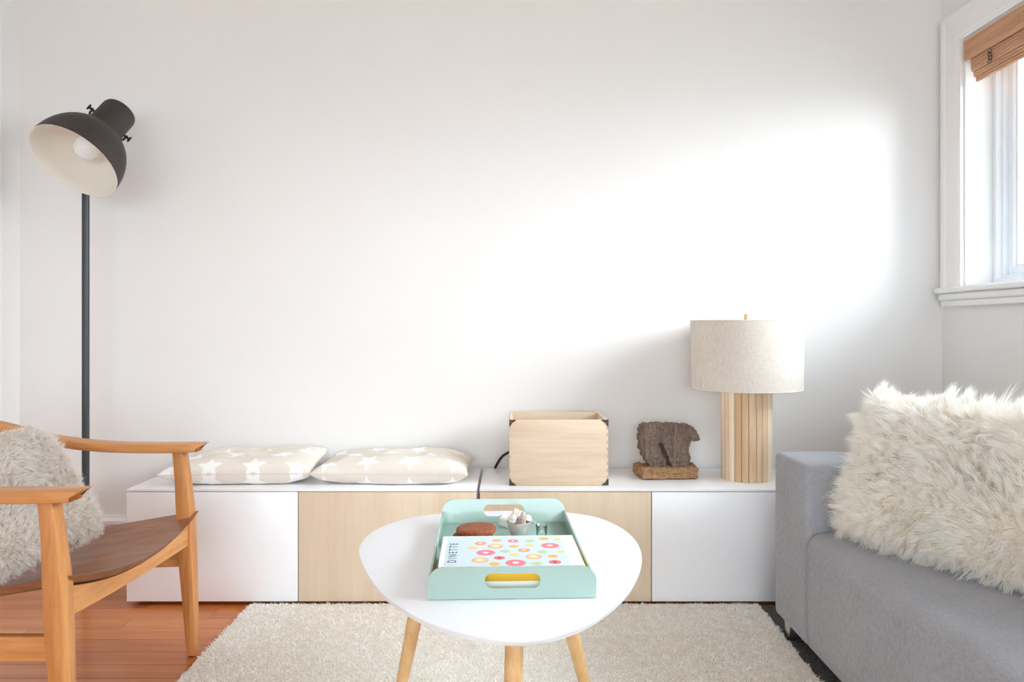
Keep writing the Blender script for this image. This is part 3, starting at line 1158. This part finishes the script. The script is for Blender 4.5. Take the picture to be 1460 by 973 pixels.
# ------------------------------------------------------------------ mint tray
TRX, TRY = -0.010, 1.675
TRZ = math.radians(2.3)
tray = thing('serving_tray', 'mint green serving tray with slot handles on the coffee table', 'tray', (TRX, TRY, TH + 0.001), TRZ)
TW, TL2, TT = 0.1545, 0.265, 0.0045
obj('bottom', box_bm(-TW, TW, -TL2, TL2, 0, 0.006, bevel=0.001), 'mint', tray, 40)
for s in (-1, 1):
    x0, x1 = (-TW, -TW + TT) if s < 0 else (TW - TT, TW)
    obj('side_wall', box_bm(x0, x1, -TL2, TL2, 0.006, 0.034, bevel=0.0012), 'mint', tray, 40)


def end_panel(s):
    H, lean = 0.062, 0.010
    hw_, ch_, rr = TW - 0.0002, 0.030, 0.031
    sh_, sv, sz_ = 0.0505, 0.0145, 0.0345                     # slot half width, half height, height
    N = 96
    bm = bmesh.new()

    def outer_pt(a):
        d = Vector((math.cos(a), math.sin(a)))
        lo, hi = 0.0, 0.4
        for _ in range(30):
            m_ = (lo + hi) / 2
            x, z = d.x * m_, sz_ + d.y * m_
            inside = abs(x) <= hw_ and 0 <= z <= H
            if inside and z > H - rr and abs(x) > hw_ - rr:
                inside = math.hypot(abs(x) - (hw_ - rr), z - (H - rr)) <= rr
            lo, hi = (m_, hi) if inside else (lo, m_)
        return d.x * lo, sz_ + d.y * lo

    def slot_pt(a):
        d = Vector((math.cos(a), math.sin(a)))
        lo, hi = 0.0, 0.2
        r_ = sv * 0.9
        for _ in range(30):
            m_ = (lo + hi) / 2
            x, z = abs(d.x * m_), abs(d.y * m_)
            inside = x <= sh_ and z <= sv
            if inside and x > sh_ - r_ and z > sv - r_:
                inside = math.hypot(x - (sh_ - r_), z - (sv - r_)) <= r_
            lo, hi = (m_, hi) if inside else (lo, m_)
        return d.x * lo, sz_ + d.y * lo
    # dense angles near the corners
    angs = sorted(set([2 * math.pi * k / N for k in range(N)] +
                      [math.atan2(z - sz_, x) % (2 * math.pi) for x, z in
                       [(q * (hw_ - rr + rr * math.cos(t)), H - rr + rr * math.sin(t)) for q in (-1, 1) for t in [math.pi / 2 * k / 10 for k in range(11)]] +
                       [(q * hw_, 0.0) for q in (-1, 1)]] +
                      [math.atan2(sq * (sv - sv * .9 + sv * .9 * math.sin(t)), q * (sh_ - sv * .9 + sv * .9 * math.cos(t))) % (2 * math.pi)
                       for q in (-1, 1) for sq in (-1, 1) for t in [math.pi / 2 * k / 6 for k in range(7)]]))
    loops = []
    for y in (0.0, TT):
        def P(x, z):
            return (x, s * (TL2 - TT + y + lean * z / H), z)
        loops.append(([bm.verts.new(P(*outer_pt(a))) for a in angs], [bm.verts.new(P(*slot_pt(a))) for a in angs]))
    (oa, ia), (ob, ib) = loops
    n = len(angs)
    for k in range(n):
        j = (k + 1) % n
        bm.faces.new((oa[k], oa[j], ia[j], ia[k]))
        bm.faces.new((ob[k], ib[k], ib[j], ob[j]))
        bm.faces.new((oa[k], ob[k], ob[j], oa[j]))
        bm.faces.new((ia[k], ia[j], ib[j], ib[k]))
    obj('end_panel', bm, 'mint', tray, 35)


end_panel(-1)
end_panel(1)

# ------------------------------------------------------------------ game box with printed top
Rt = Matrix.Translation((TRX, TRY, TH + 0.001)) @ Matrix.Rotation(TRZ, 4, 'Z')
TF = TH + 0.0072                                            # tray floor
bxc = Rt @ Vector((0.0, -0.137, 0))
gb = thing('game_box', 'flat toy box with printed doughnuts lying in the mint tray', 'box', (bxc.x, bxc.y, TF), TRZ)
BW, BD, BH = 0.137, 0.104, 0.046
obj('box_base', box_bm(-BW + 0.001, BW - 0.001, -BD + 0.001, BD - 0.001, 0, 0.020), 'box_white', gb)
lid = obj('lid', box_bm(-BW, BW, -BD, BD, 0.018, BH - 0.0012, bevel=0.0008), 'box_yellow', gb, 40)
obj('lid_face', box_bm(-BW, BW, -BD, BD, BH - 0.0012, BH, bevel=0.0004), 'box_white', gb)
ZB = TF + BH
Bi = (Matrix.Translation((bxc.x, bxc.y, 0)) @ Matrix.Rotation(TRZ, 4, 'Z')).inverted()


def boxpt(cx_, cy_):
    p = Bi @ on_z(590 + cx_ / 5.407, 700 + cy_ / 5.407, ZB)
    return p.x, p.y


obj('blue_panel', box_bm(-BW + 0.010, 0.110, -BD + 0.006, BD - 0.006, BH, BH + 0.0003), 'box_blue', gb)['label'] = 'pale blue printed panel'
dn = [(515, 408, 100, 'peach'), (640, 385, 80, 'orange'), (765, 389, 90, 'pink'), (895, 389, 85, 'green'), (1002, 373, 80, 'orange'), (1107, 377, 70, 'yellow'),
      (628, 430, 125, 'peach'), (772, 430, 80, 'orange'), (895, 423, 75, 'yellow'), (1050, 425, 150, 'pink'), (455, 443, 85, 'yellow'), (555, 480, 155, 'pink'),
      (705, 467, 85, 'green'), (850, 461, 100, 'peach'), (990, 472, 85, 'green'), (1130, 471, 65, 'yellow'), (775, 495, 90, 'yellow'), (925, 510, 135, 'peach'),
      (1073, 506, 85, 'orange'), (1155, 518, 30, 'yellow'), (660, 520, 95, 'rose'), (510, 538, 140, 'peach'), (622, 566, 90, 'orange'), (785, 558, 170, 'pink'),
      (950, 562, 90, 'green'), (1088, 552, 105, 'rose')]
mset = ['print_pink', 'print_peach', 'print_orange', 'print_yellow', 'print_green', 'print_rose', 'box_white', 'print_cocoa', 'print_orange']


def disc(bm, x, y, r, z, mi, n=28, wob=0.0):
    vs = [bm.verts.new((x + r * (1 + wob * math.sin(5 * a)) * math.cos(a), y + r * (1 + wob * math.sin(5 * a)) * math.sin(a), z)) for a in [2 * math.pi * k / n for k in range(n)]]
    f = bm.faces.new(vs)
    f.material_index = mi


bm = bmesh.new()
for (cx_, cy_, w, col) in dn:
    x, y = boxpt(cx_, cy_)
    if x > 0.107:
        x = 0.107
    p = on_z(590 + cx_ / 5.407, 700 + cy_ / 5.407, ZB)
    r = w / 5.407 / 2 * p.y / F * 0.96
    i = mset.index('print_' + col)
    z = BH + 0.0004
    if col in ('pink', 'rose'):
        disc(bm, x, y, r, z, 1)
        disc(bm, x, y, r * 0.93, z + 0.0001, i)
        disc(bm, x, y, r * 0.30, z + 0.0002, 6 if col == 'pink' else 7, wob=0.12)
    elif col == 'peach':
        disc(bm, x, y, r, z, 1)
        disc(bm, x, y, r * 0.80, z + 0.0001, 5 if w < 105 else 1)
        disc(bm, x, y, r * 0.72, z + 0.0002, 1 if w < 105 else 3, wob=0.03)
        disc(bm, x, y, r * 0.28, z + 0.0003, 6)
    else:
        disc(bm, x, y, r, z, i)
        disc(bm, x, y, r * 0.75, z + 0.0001, 3 if col != 'orange' else 2)
        if col != 'orange':
            disc(bm, x, y, r * 0.55, z + 0.0002, i)
for f in bm.faces:
    f.normal_update()
    if f.normal.z < 0:
        f.normal_flip()
me = bpy.data.meshes.new('doughnut_print')
bm.to_mesh(me)
bm.free()
for m_ in mset:
    me.materials.append(MATS[m_])
o = bpy.data.objects.new('doughnut_print', me)
C.objects.link(o)
o.parent = gb
o['label'] = 'printed pink, orange and green doughnuts'

fc = bpy.data.curves.new('lettering', 'FONT')
fc.body = 'DINETTE'
fc.size = 0.026
fc.space_character = 1.55
fc.extrude = 0.0001
fc.align_x = 'CENTER'
fc.align_y = 'CENTER'
to = bpy.data.objects.new('lettering', fc)
C.objects.link(to)
bpy.context.view_layer.update()
me = bpy.data.meshes.new_from_object(to.evaluated_get(bpy.context.evaluated_depsgraph_get()))
bpy.data.objects.remove(to)
xs = [v.co.x for v in me.vertices]
wT = max(xs) - min(xs)
me.transform(Matrix.Diagonal((0.128 / wT, 0.92, 1, 1)))
me.materials.clear()
me.materials.append(MATS['ink'])
o = bpy.data.objects.new('lettering', me)
C.objects.link(o)
o.parent = gb
lx, ly = boxpt(305, 480)
o.location = (lx, ly, BH + 0.0005)
o.rotation_euler = (0, 0, math.pi / 2)
o['label'] = 'dark capital letters DINETTE'


# ------------------------------------------------------------------ biscuits, cup, shells, glass
def biscuit(x, y, z, r, h, mat, label, tilt=0.0):
    bm = bmesh.new()
    pr = [(0, 0), (r * 0.92, 0), (r * 0.985, h * 0.2), (r, h * 0.5), (r * 0.985, h * 0.82), (r * 0.94, h * 0.96), (r * 0.85, h), (0, h * 1.01)]
    add_lathe(bm, pr, 48)
    o = obj('biscuit', bm, mat, None, 60)
    o.location = (x, y, z)
    o.rotation_euler = (0, tilt, 0)
    return tag(o, label, 'biscuit', 'stacked biscuits in the tray')


biscuit(-0.083, 1.735, TF, 0.0445, 0.009, 'biscuit_pink', 'pink biscuit at the bottom of the brown biscuit stack')
biscuit(-0.088, 1.737, TF + 0.0102, 0.0455, 0.014, 'biscuit_brown', 'brown round biscuit in the middle of the stack')
biscuit(-0.0805, 1.739, TF + 0.0262, 0.0450, 0.014, 'biscuit_brown', 'brown round biscuit on top of the stack in the tray', math.radians(-2))

cup = thing('tin_cup', 'small silver-grey cup holding seashells in the mint tray', 'cup', (0.016, 1.80, TF))
bm = bmesh.new()
add_lathe(bm, [(0, 0), (0.016, 0), (0.018, 0.002), (0.024, 0.018), (0.029, 0.036), (0.0285, 0.0372), (0.0265, 0.036), (0.022, 0.018), (0.015, 0.004), (0, 0.0035)], 40)
obj('bowl', bm, 'tin_grey', cup, 50)
bm = bmesh.new()
add_tube(bm, spline([(0.024, 0.0, 0.033), (0.032, -0.003, 0.0355), (0.040, -0.006, 0.034)], 6), [0.003] * 8 + [0.0028] * 4 + [0.002], 10)
obj('handle', bm, 'tin_grey', cup, 60)


def shell(name, x, y, z, sx, sy, sz, mat, label, seed, rot=(0, 0, 0), ribs=0):
    bm = bmesh.new()
    bmesh.ops.create_icosphere(bm, subdivisions=3, radius=1.0)
    rr = random.Random(seed)
    ph = [rr.uniform(0, 6.28) for _ in range(4)]
    for v in bm.verts:
        a = math.atan2(v.co.y, v.co.x)
        k = 1 + 0.16 * math.sin(4 * v.co.x + ph[0]) + 0.14 * math.sin(5 * v.co.y + ph[1]) + 0.12 * math.sin(6 * v.co.z + ph[2]) + 0.07 * math.cos((ribs or 8) * a)
        v.co = Vector((v.co.x * sx * k, v.co.y * sy * k, v.co.z * sz * k))
    o = obj(name, bm, mat, None, 60)
    o.location = (x, y, z)
    o.rotation_euler = rot
    return tag(o, label, 'seashell', 'seashells in the tray')


shell('seashell', 0.002, 1.803, TF + 0.041, 0.013, 0.011, 0.009, 'shell_white', 'white seashell at the left of the cup', 1)
shell('seashell', 0.016, 1.815, TF + 0.046, 0.013, 0.012, 0.010, 'shell_white', 'white seashell heaped at the back of the cup', 2)
bm = bmesh.new()
add_lathe(bm, [(0, 0), (0.008, 0.001), (0.0105, 0.006), (0.008, 0.013), (0.0085, 0.016), (0.005, 0.022), (0.0052, 0.025), (0.002, 0.032), (0, 0.036)], 24)
o = obj('seashell', bm, 'shell_grey', None, 60)
o.location = (0.022, 1.795, TF + 0.030)
o.rotation_euler = (0.1, 0.12, 0)
tag(o, 'pointed grey spiral seashell standing in the cup', 'seashell', 'seashells in the tray')
shell('seashell', 0.036, 1.806, TF + 0.041, 0.012, 0.009, 0.007, 'shell_white', 'cream flat seashell on the right rim of the cup', 4, (0, 0.3, 0.2), 9)
for k, (x, y, z, s, lab) in enumerate(((-0.014, 1.885, 0.028, 0.017, 'white speckled seashell leaning by the rear slot, left'),
                                        (0.012, 1.893, 0.033, 0.019, 'white speckled seashell leaning by the rear slot, right'))):
    shell('seashell', x, y, TF + z - 0.012, s, s * 0.8, s, 'shell_white', lab, 20 + k, (0.3, 0.2, k), 7)

bm = bmesh.new()
add_lathe(bm, [(0, 0.0005), (0.011, 0.0005), (0.012, 0.002), (0.014, 0.030), (0.0132, 0.0305), (0.0125, 0.030), (0.0105, 0.004), (0, 0.0035)], 32)
o = obj('glass_jar', bm, 'clear_glass', None, 50)
o.location = (0.069, 1.795, TF)
tag(o, 'tiny clear glass beside the seashell cup in the tray', 'glass')

# ------------------------------------------------------------------ armchair
ch = thing('armchair', 'teak armchair with walnut seat at the left', 'chair', (-1.2, 1.89, 0))
OX, OY = -1.2, 1.89


def chair_part(name, bm, mat, smooth=40):
    o = obj(name, bm, mat, None, smooth)
    o.data.transform(Matrix.Translation((-OX, -OY, 0)))
    o.parent = ch
    return o


def leg(secs):
    """secs: (x, y, z, hx, hy)"""
    bm = bmesh.new()
    add_loft(bm, [[(x + a, y + b, z) for a, b in rrect(hx, hy, 0.004, 2)] for x, y, z, hx, hy in secs])
    return bm


for (y, s) in ((1.612, 1), (2.245, 1)):
    chair_part('leg', leg([(-0.930, y, 0.004, 0.013, 0.013), (-0.934, y, 0.12, 0.0165, 0.018), (-0.944, y, 0.30, 0.0205, 0.023), (-0.949, y, 0.42, 0.0205, 0.024), (-0.957, y, 0.52, 0.0180, 0.020), (-0.966, y, 0.594, 0.0160, 0.019)]), 'teak_leg')
    bm = bmesh.new()
    add_lathe(bm, [(0, 0), (0.010, 0), (0.011, 0.004), (0, 0.0045)], 16, Matrix.Translation((-0.930, y, 0)))
    chair_part('foot_pad', bm, 'black_rubber')
    yr = y + (0.03 if y < 1.9 else -0.03)
    chair_part('leg', leg([(-1.60, yr, 0.0, 0.014, 0.014), (-1.565, yr, 0.15, 0.017, 0.018), (-1.52, yr, 0.34, 0.020, 0.022), (-1.515, yr, 0.50, 0.019, 0.020), (-1.53, yr, 0.665, 0.016, 0.018)]), 'teak_leg')
    # arm rest
    path = spline([(-0.908, y - 0.0, 0.608), (-0.95, y, 0.607), (-1.05, y, 0.606), (-1.20, y, 0.611), (-1.34, y - (0 if y > 1.9 else 0), 0.629), (-1.47, y + (0.005 if y < 1.9 else -0.005), 0.664), (-1.56, y + (0.03 if y < 1.9 else -0.03), 0.690)], 6)
    bm = bmesh.new()
    secs = []
    for i, p in enumerate(path):
        t = i / (len(path) - 1)
        hy = 0.026 + 0.008 * math.sin(math.pi * min(1, t * 1.3))
        hz = 0.0125
        sec = []
        for a, b in rrect(hy, hz, 0.006, 2):
            xx = p[0] + (0.020 * (b / hz) if i == 0 else 0.0)
            sec.append((xx, p[1] + a, p[2] + b))
        secs.append(sec)
    add_loft(bm, secs)
    chair_part('arm_rest', bm, 'teak')
    # side rail between front and rear leg
    bm = bmesh.new()
    add_loft(bm, [[(x, yy + a, z + b) for a, b in rrect(0.011, 0.026, 0.003, 2)] for x, yy, z in ((-0.955, y, 0.288), (-1.25, (y + yr) / 2, 0.282), (-1.535, yr, 0.276))])
    chair_part('side_rail', bm, 'teak')


def zseat(x, y):
    s = (y - 1.93) / 0.33
    side_z = 0.430 - 0.012 * s
    return side_z - 0.17 * (-0.92 - x) - 0.046 * max(0.0, 1 - s * s) + 0.20 * max(0, -1.35 - x) ** 1.2


# seat panel
nx_, ny_ = 24, 24
bm = bmesh.new()
tops, bots = [], []
for i in range(nx_ + 1):
    rt, rb = [], []
    for j in range(ny_ + 1):
        s = -1 + 2 * j / ny_
        y = 1.9375 + 0.3225 * s
        xf = -0.905 - 0.012 * abs(s) ** 3
        x = xf - (xf + 1.49) * 1.0 * (i / nx_)
        z = zseat(x, y)
        rt.append(bm.verts.new((x, y, z)))
        inset = 0.016
        xb = min(x, xf - inset) if i < 2 else x
        yb_ = 1.9375 + (0.3225 - 0.008) * s
        rb.append(bm.verts.new((xb, yb_, z - 0.017)))
    tops.append(rt)
    bots.append(rb)
for i in range(nx_):
    for j in range(ny_):
        bm.faces.new((tops[i][j], tops[i + 1][j], tops[i + 1][j + 1], tops[i][j + 1]))
        bm.faces.new((bots[i][j], bots[i][j + 1], bots[i + 1][j + 1], bots[i + 1][j]))
for i in range(nx_):
    bm.faces.new((tops[i][0], bots[i][0], bots[i + 1][0], tops[i + 1][0]))
    bm.faces.new((tops[i][ny_], tops[i + 1][ny_], bots[i + 1][ny_], bots[i][ny_]))
for j in range(ny_):
    bm.faces.new((tops[0][j], tops[0][j + 1], bots[0][j + 1], bots[0][j]))
    bm.faces.new((tops[nx_][j], bots[nx_][j], bots[nx_][j + 1], tops[nx_][j + 1]))
# the corners of the panel are notched round the legs by letting the legs pass through
chair_part('seat', bm, 'walnut_seat', 35)['label'] = 'dished dark walnut seat panel'
# front and rear rails follow the dip of the seat
for xr, hxr in ((-0.945, 0.012), (-1.50, 0.012)):
    bm = bmesh.new()
    secs = []
    for j in range(17):
        s = -0.955 + 1.91 * j / 16
        y = 1.93 + 0.325 * s
        zt = zseat(xr, y) - 0.018
        zb = 0.338 - 0.010 * s - (0.006 if xr > -1.2 else 0.09) * (1 - s * s)
        zb = min(zb, zt - 0.02)
        secs.append([(xr - hxr, y, zb), (xr + hxr, y, zb), (xr + hxr, y, zt), (xr - hxr, y, zt)])
    add_loft(bm, secs)
    chair_part('seat_rail', bm, 'teak_rail', 40)
# back rest: curved top rail and a lower slat
for nm, zc, hz, xo in (('top_rail', 0.700, 0.030, 0.0), ('back_slat', 0.56, 0.035, 0.02)):
    path = spline([(-1.535 + xo, 1.605, zc - 0.012), (-1.585 + xo, 1.70, zc), (-1.612 + xo, 1.914, zc + 0.006), (-1.585 + xo, 2.13, zc), (-1.535 + xo, 2.225, zc - 0.012)], 6)
    bm = bmesh.new()
    add_loft(bm, [[(p[0] + a, p[1], p[2] + b) for a, b in rrect(0.013, hz, 0.006, 2)] for p in path])
    chair_part(nm, bm, 'teak_rail', 45)


# ------------------------------------------------------------------ furry cushions
def furry(name, label, hx, hy, ht, M, n, mat, hide, lmin, lmax, width, seed, flow, clumps, spread=0.5, group=None):
    t = thing(name, label, 'cushion', (0, 0, 0))
    t.matrix_world = M
    fn = pillow_fn(hx, hy, ht, p=3.2, pinch=0.05, seed=seed, wr=0.25)
    pillow_mesh('cover', fn, 40, 40, hide, t)
    rg = np.random.default_rng(seed)
    nf = int(n * 0.70)
    u = rg.uniform(-1, 1, n)
    v = rg.uniform(-1, 1, n)
    # extra strands along the outline
    ne = n // 6
    e = rg.integers(0, 4, ne)
    u[:ne] = np.where(e == 0, 0.985, np.where(e == 1, -0.985, u[:ne]))
    v[:ne] = np.where(e == 2, 0.985, np.where(e == 3, -0.985, v[:ne]))
    s = np.where(rg.random(n) < 0.72, 1.0, -1.0)
    eps = 1e-3
    P = fn(u, v, s)
    du = fn(np.clip(u + eps, -1, 1), v, s) - fn(np.clip(u - eps, -1, 1), v, s)
    dv = fn(u, np.clip(v + eps, -1, 1), s) - fn(u, np.clip(v - eps, -1, 1), s)
    N = np.cross(du, dv) * s[:, None]
    N /= np.linalg.norm(N, axis=1)[:, None] + 1e-9
    # push rim normals outwards
    rim = np.clip((np.maximum(np.abs(u), np.abs(v)) - 0.8) / 0.2, 0, 1)[:, None]
    outw = np.stack([np.where(np.abs(u) > np.abs(v), np.sign(u), 0), np.where(np.abs(v) >= np.abs(u), np.sign(v), 0), np.zeros(n)], 1)
    N = N + outw * rim * 1.2
    N /= np.linalg.norm(N, axis=1)[:, None]
    # strands lean with a swirling flow and gather in clumps
    fx, fy = lattice(0, flow, seed + 1), lattice(0, flow, seed + 2)
    uu, vv = (u + 1) / 2, (v + 1) / 2
    lean = np.stack([fx(uu, vv) - 0.5, fy(uu, vv) - 0.55, np.zeros(n)], 1) * 2.2
    cu = rg.uniform(-1, 1, clumps)
    cv = rg.uniform(-1, 1, clumps)
    cell = 24
    idx = np.empty(n, int)
    order = np.arange(n)
    for a in range(0, n, 4000):
        ii = order[a:a + 4000]
        idx[ii] = np.argmin((u[ii, None] - cu) ** 2 * hx * hx + (v[ii, None] - cv) ** 2 * hy * hy, axis=1)
    toward = np.stack([(cu[idx] - u) * hx, (cv[idx] - v) * hy, np.zeros(n)], 1)
    L = rg.uniform(lmin, lmax, n)
    cl = np.random.default_rng(seed + 9).uniform(0.7, 1.25, clumps)[idx]
    L = L * cl
    cb = np.random.default_rng(seed + 10).normal(size=(clumps, 3))[idx] * 0.35
    bend = lean * spread + toward / np.maximum(L, 1e-3)[:, None] * 0.75 + cb + rg.normal(size=(n, 3)) * 0.12
    bl_ = np.linalg.norm(bend, axis=1)
    bend *= np.minimum(1.0, 1.3 / np.maximum(bl_, 1e-6))[:, None]
    nn = N + rg.normal(size=(n, 3)) * 0.15
    nn /= np.linalg.norm(nn, axis=1)[:, None]
    strands('fur', P, nn, L, bend, np.full(n, width) * rg.uniform(0.7, 1.3, n), t, mat, seg=4)
    if group:
        t['group'] = group
    return t


def frame_matrix(origin, xdir, ydir):
    x = Vector(xdir).normalized()
    y = Vector(ydir)
    y = (y - x * y.dot(x)).normalized()
    z = x.cross(y)
    return Matrix.Translation(origin) @ Matrix((x, y, z)).transposed().to_4x4()


# cream cushion on the sofa: x along its bottom edge (towards the viewer), y up its slope
bl = Vector((0.850, 2.120, 0.392))
xd = Vector((0.375, -0.927, 0.0)).normalized()
back = Vector((0.927, 0.375, 0.0))
yd = (Vector((0, 0, 1)) * 0.97 + back * 0.33 + xd * 0.07).normalized()
HX, HY = 0.325, 0.195
org_c = bl + xd * HX + yd * HY + back * 0.06
Mc = frame_matrix(org_c, -xd, yd)                            # x = away from the viewer, so z faces out to the room
if (Mc.to_3x3() @ Vector((0, 0, 1))).dot(back) > 0:
    Mc = frame_matrix(org_c, xd, yd)
furry('fur_cushion', 'large cream long-haired sheepskin cushion on the grey sofa', HX, HY, 0.085, Mc, 110000, 'fur_cream', 'hide_cream',
      0.018, 0.034, 0.0008, 21, 5, 2600, 0.6, 'sheepskin cushions')

# grey cushion on the armchair
bf = Vector((-1.110, 2.105, 0.405))
xd2 = Vector((-0.06, -1.0, 0.0)).normalized()
yd2 = Vector((-0.56, 0.0, 0.83)).normalized()
org_g = bf + xd2 * 0.20 + yd2 * 0.155 + Vector((-0.02, 0, 0.0))
Mg = frame_matrix(org_g, xd2, yd2)
if (Mg.to_3x3() @ Vector((0, 0, 1))).x < 0:
    Mg = frame_matrix(org_g, -xd2, yd2)
furry('fur_cushion', 'pale grey short-haired sheepskin cushion on the armchair', 0.205, 0.170, 0.075, Mg, 80000, 'fur_grey', 'hide_grey',
      0.009, 0.017, 0.0006, 33, 4, 3000, 0.6, 'sheepskin cushions')

# ------------------------------------------------------------------ sofa
SX0, SX1, SY0, SY1, SZ0 = 0.826, 1.665, 0.30, 2.435, 0.055
AW = 0.267
so = thing('sofa', 'light grey upholstered sofa with block arms along the window wall', 'sofa', (1.25, 1.37, 0))


def sofa_part(name, bm, mat='sofa_fabric', smooth=50):
    o = obj(name, bm, mat, None, smooth)
    o.data.transform(Matrix.Translation((-1.25, -1.37, 0)))
    o.parent = so
    return o


def soft_block(x0, x1, y0, y1, z0, z1, r, seg=5):
    return box_bm(x0, x1, y0, y1, z0, z1, bevel=r, seg=seg)


for y0, y1 in ((SY1 - AW, SY1), (SY0, SY0 + AW)):
    sofa_part('arm', soft_block(SX0, SX1, y0, y1, SZ0, 0.566, 0.020))
# seat: one upholstered block with a full, rounded front edge
prof = [(SX1 - 0.03, SZ0), (SX0 + 0.012, SZ0), (SX0 + 0.003, SZ0 + 0.010), (SX0 - 0.001, SZ0 + 0.05), (SX0 - 0.002, 0.20)]
for k in range(9):
    a = math.pi / 2 * k / 8
    prof.append((SX0 - 0.002 + 0.048 * (1 - math.cos(a)), 0.332 + 0.050 * math.sin(a)))
prof += [(SX0 + 0.20, 0.386), (SX0 + 0.40, 0.388), (SX1 - 0.03, 0.388)]
bm = bmesh.new()
ys = [SY0 + AW + 0.002, SY0 + AW + 0.012] + list(np.linspace(SY0 + AW + 0.05, SY1 - AW - 0.05, 12)) + [SY1 - AW - 0.012, SY1 - AW - 0.002]
secs = []
for i, y in enumerate(ys):
    k = 1.0 if 0 < i < len(ys) - 1 else 0.985
    xm, zm = SX1 - 0.03, 0.22
    secs.append([(xm + (x - xm) * k, y, zm + (z - zm) * k) for x, z in prof])
add_loft(bm, secs)
sofa_part('seat', bm, smooth=60)
sofa_part('backrest', soft_block(1.40, SX1 + 0.02, SY0 + 0.01, SY1 - 0.01, SZ0 + 0.02, 0.70, 0.03))
hy = (SY0 + AW + SY1 - AW) / 2
for y0, y1 in ((SY0 + AW + 0.004, hy - 0.002), (hy + 0.002, SY1 - AW - 0.004)):
    sofa_part('back_cushion', soft_block(1.225, 1.43, y0, y1, 0.392, 0.705, 0.045))
for x in (SX0 + 0.035, SX1 - 0.05):
    for y in (SY1 - 0.075, SY0 + 0.075):
        bm = bmesh.new()
        add_box(bm, x - 0.020, x + 0.020, y - 0.022, y + 0.022, 0.009, SZ0 + 0.004, bevel=0.002)
        sofa_part('leg', bm, 'chrome', 40)['label'] = 'short chrome leg'
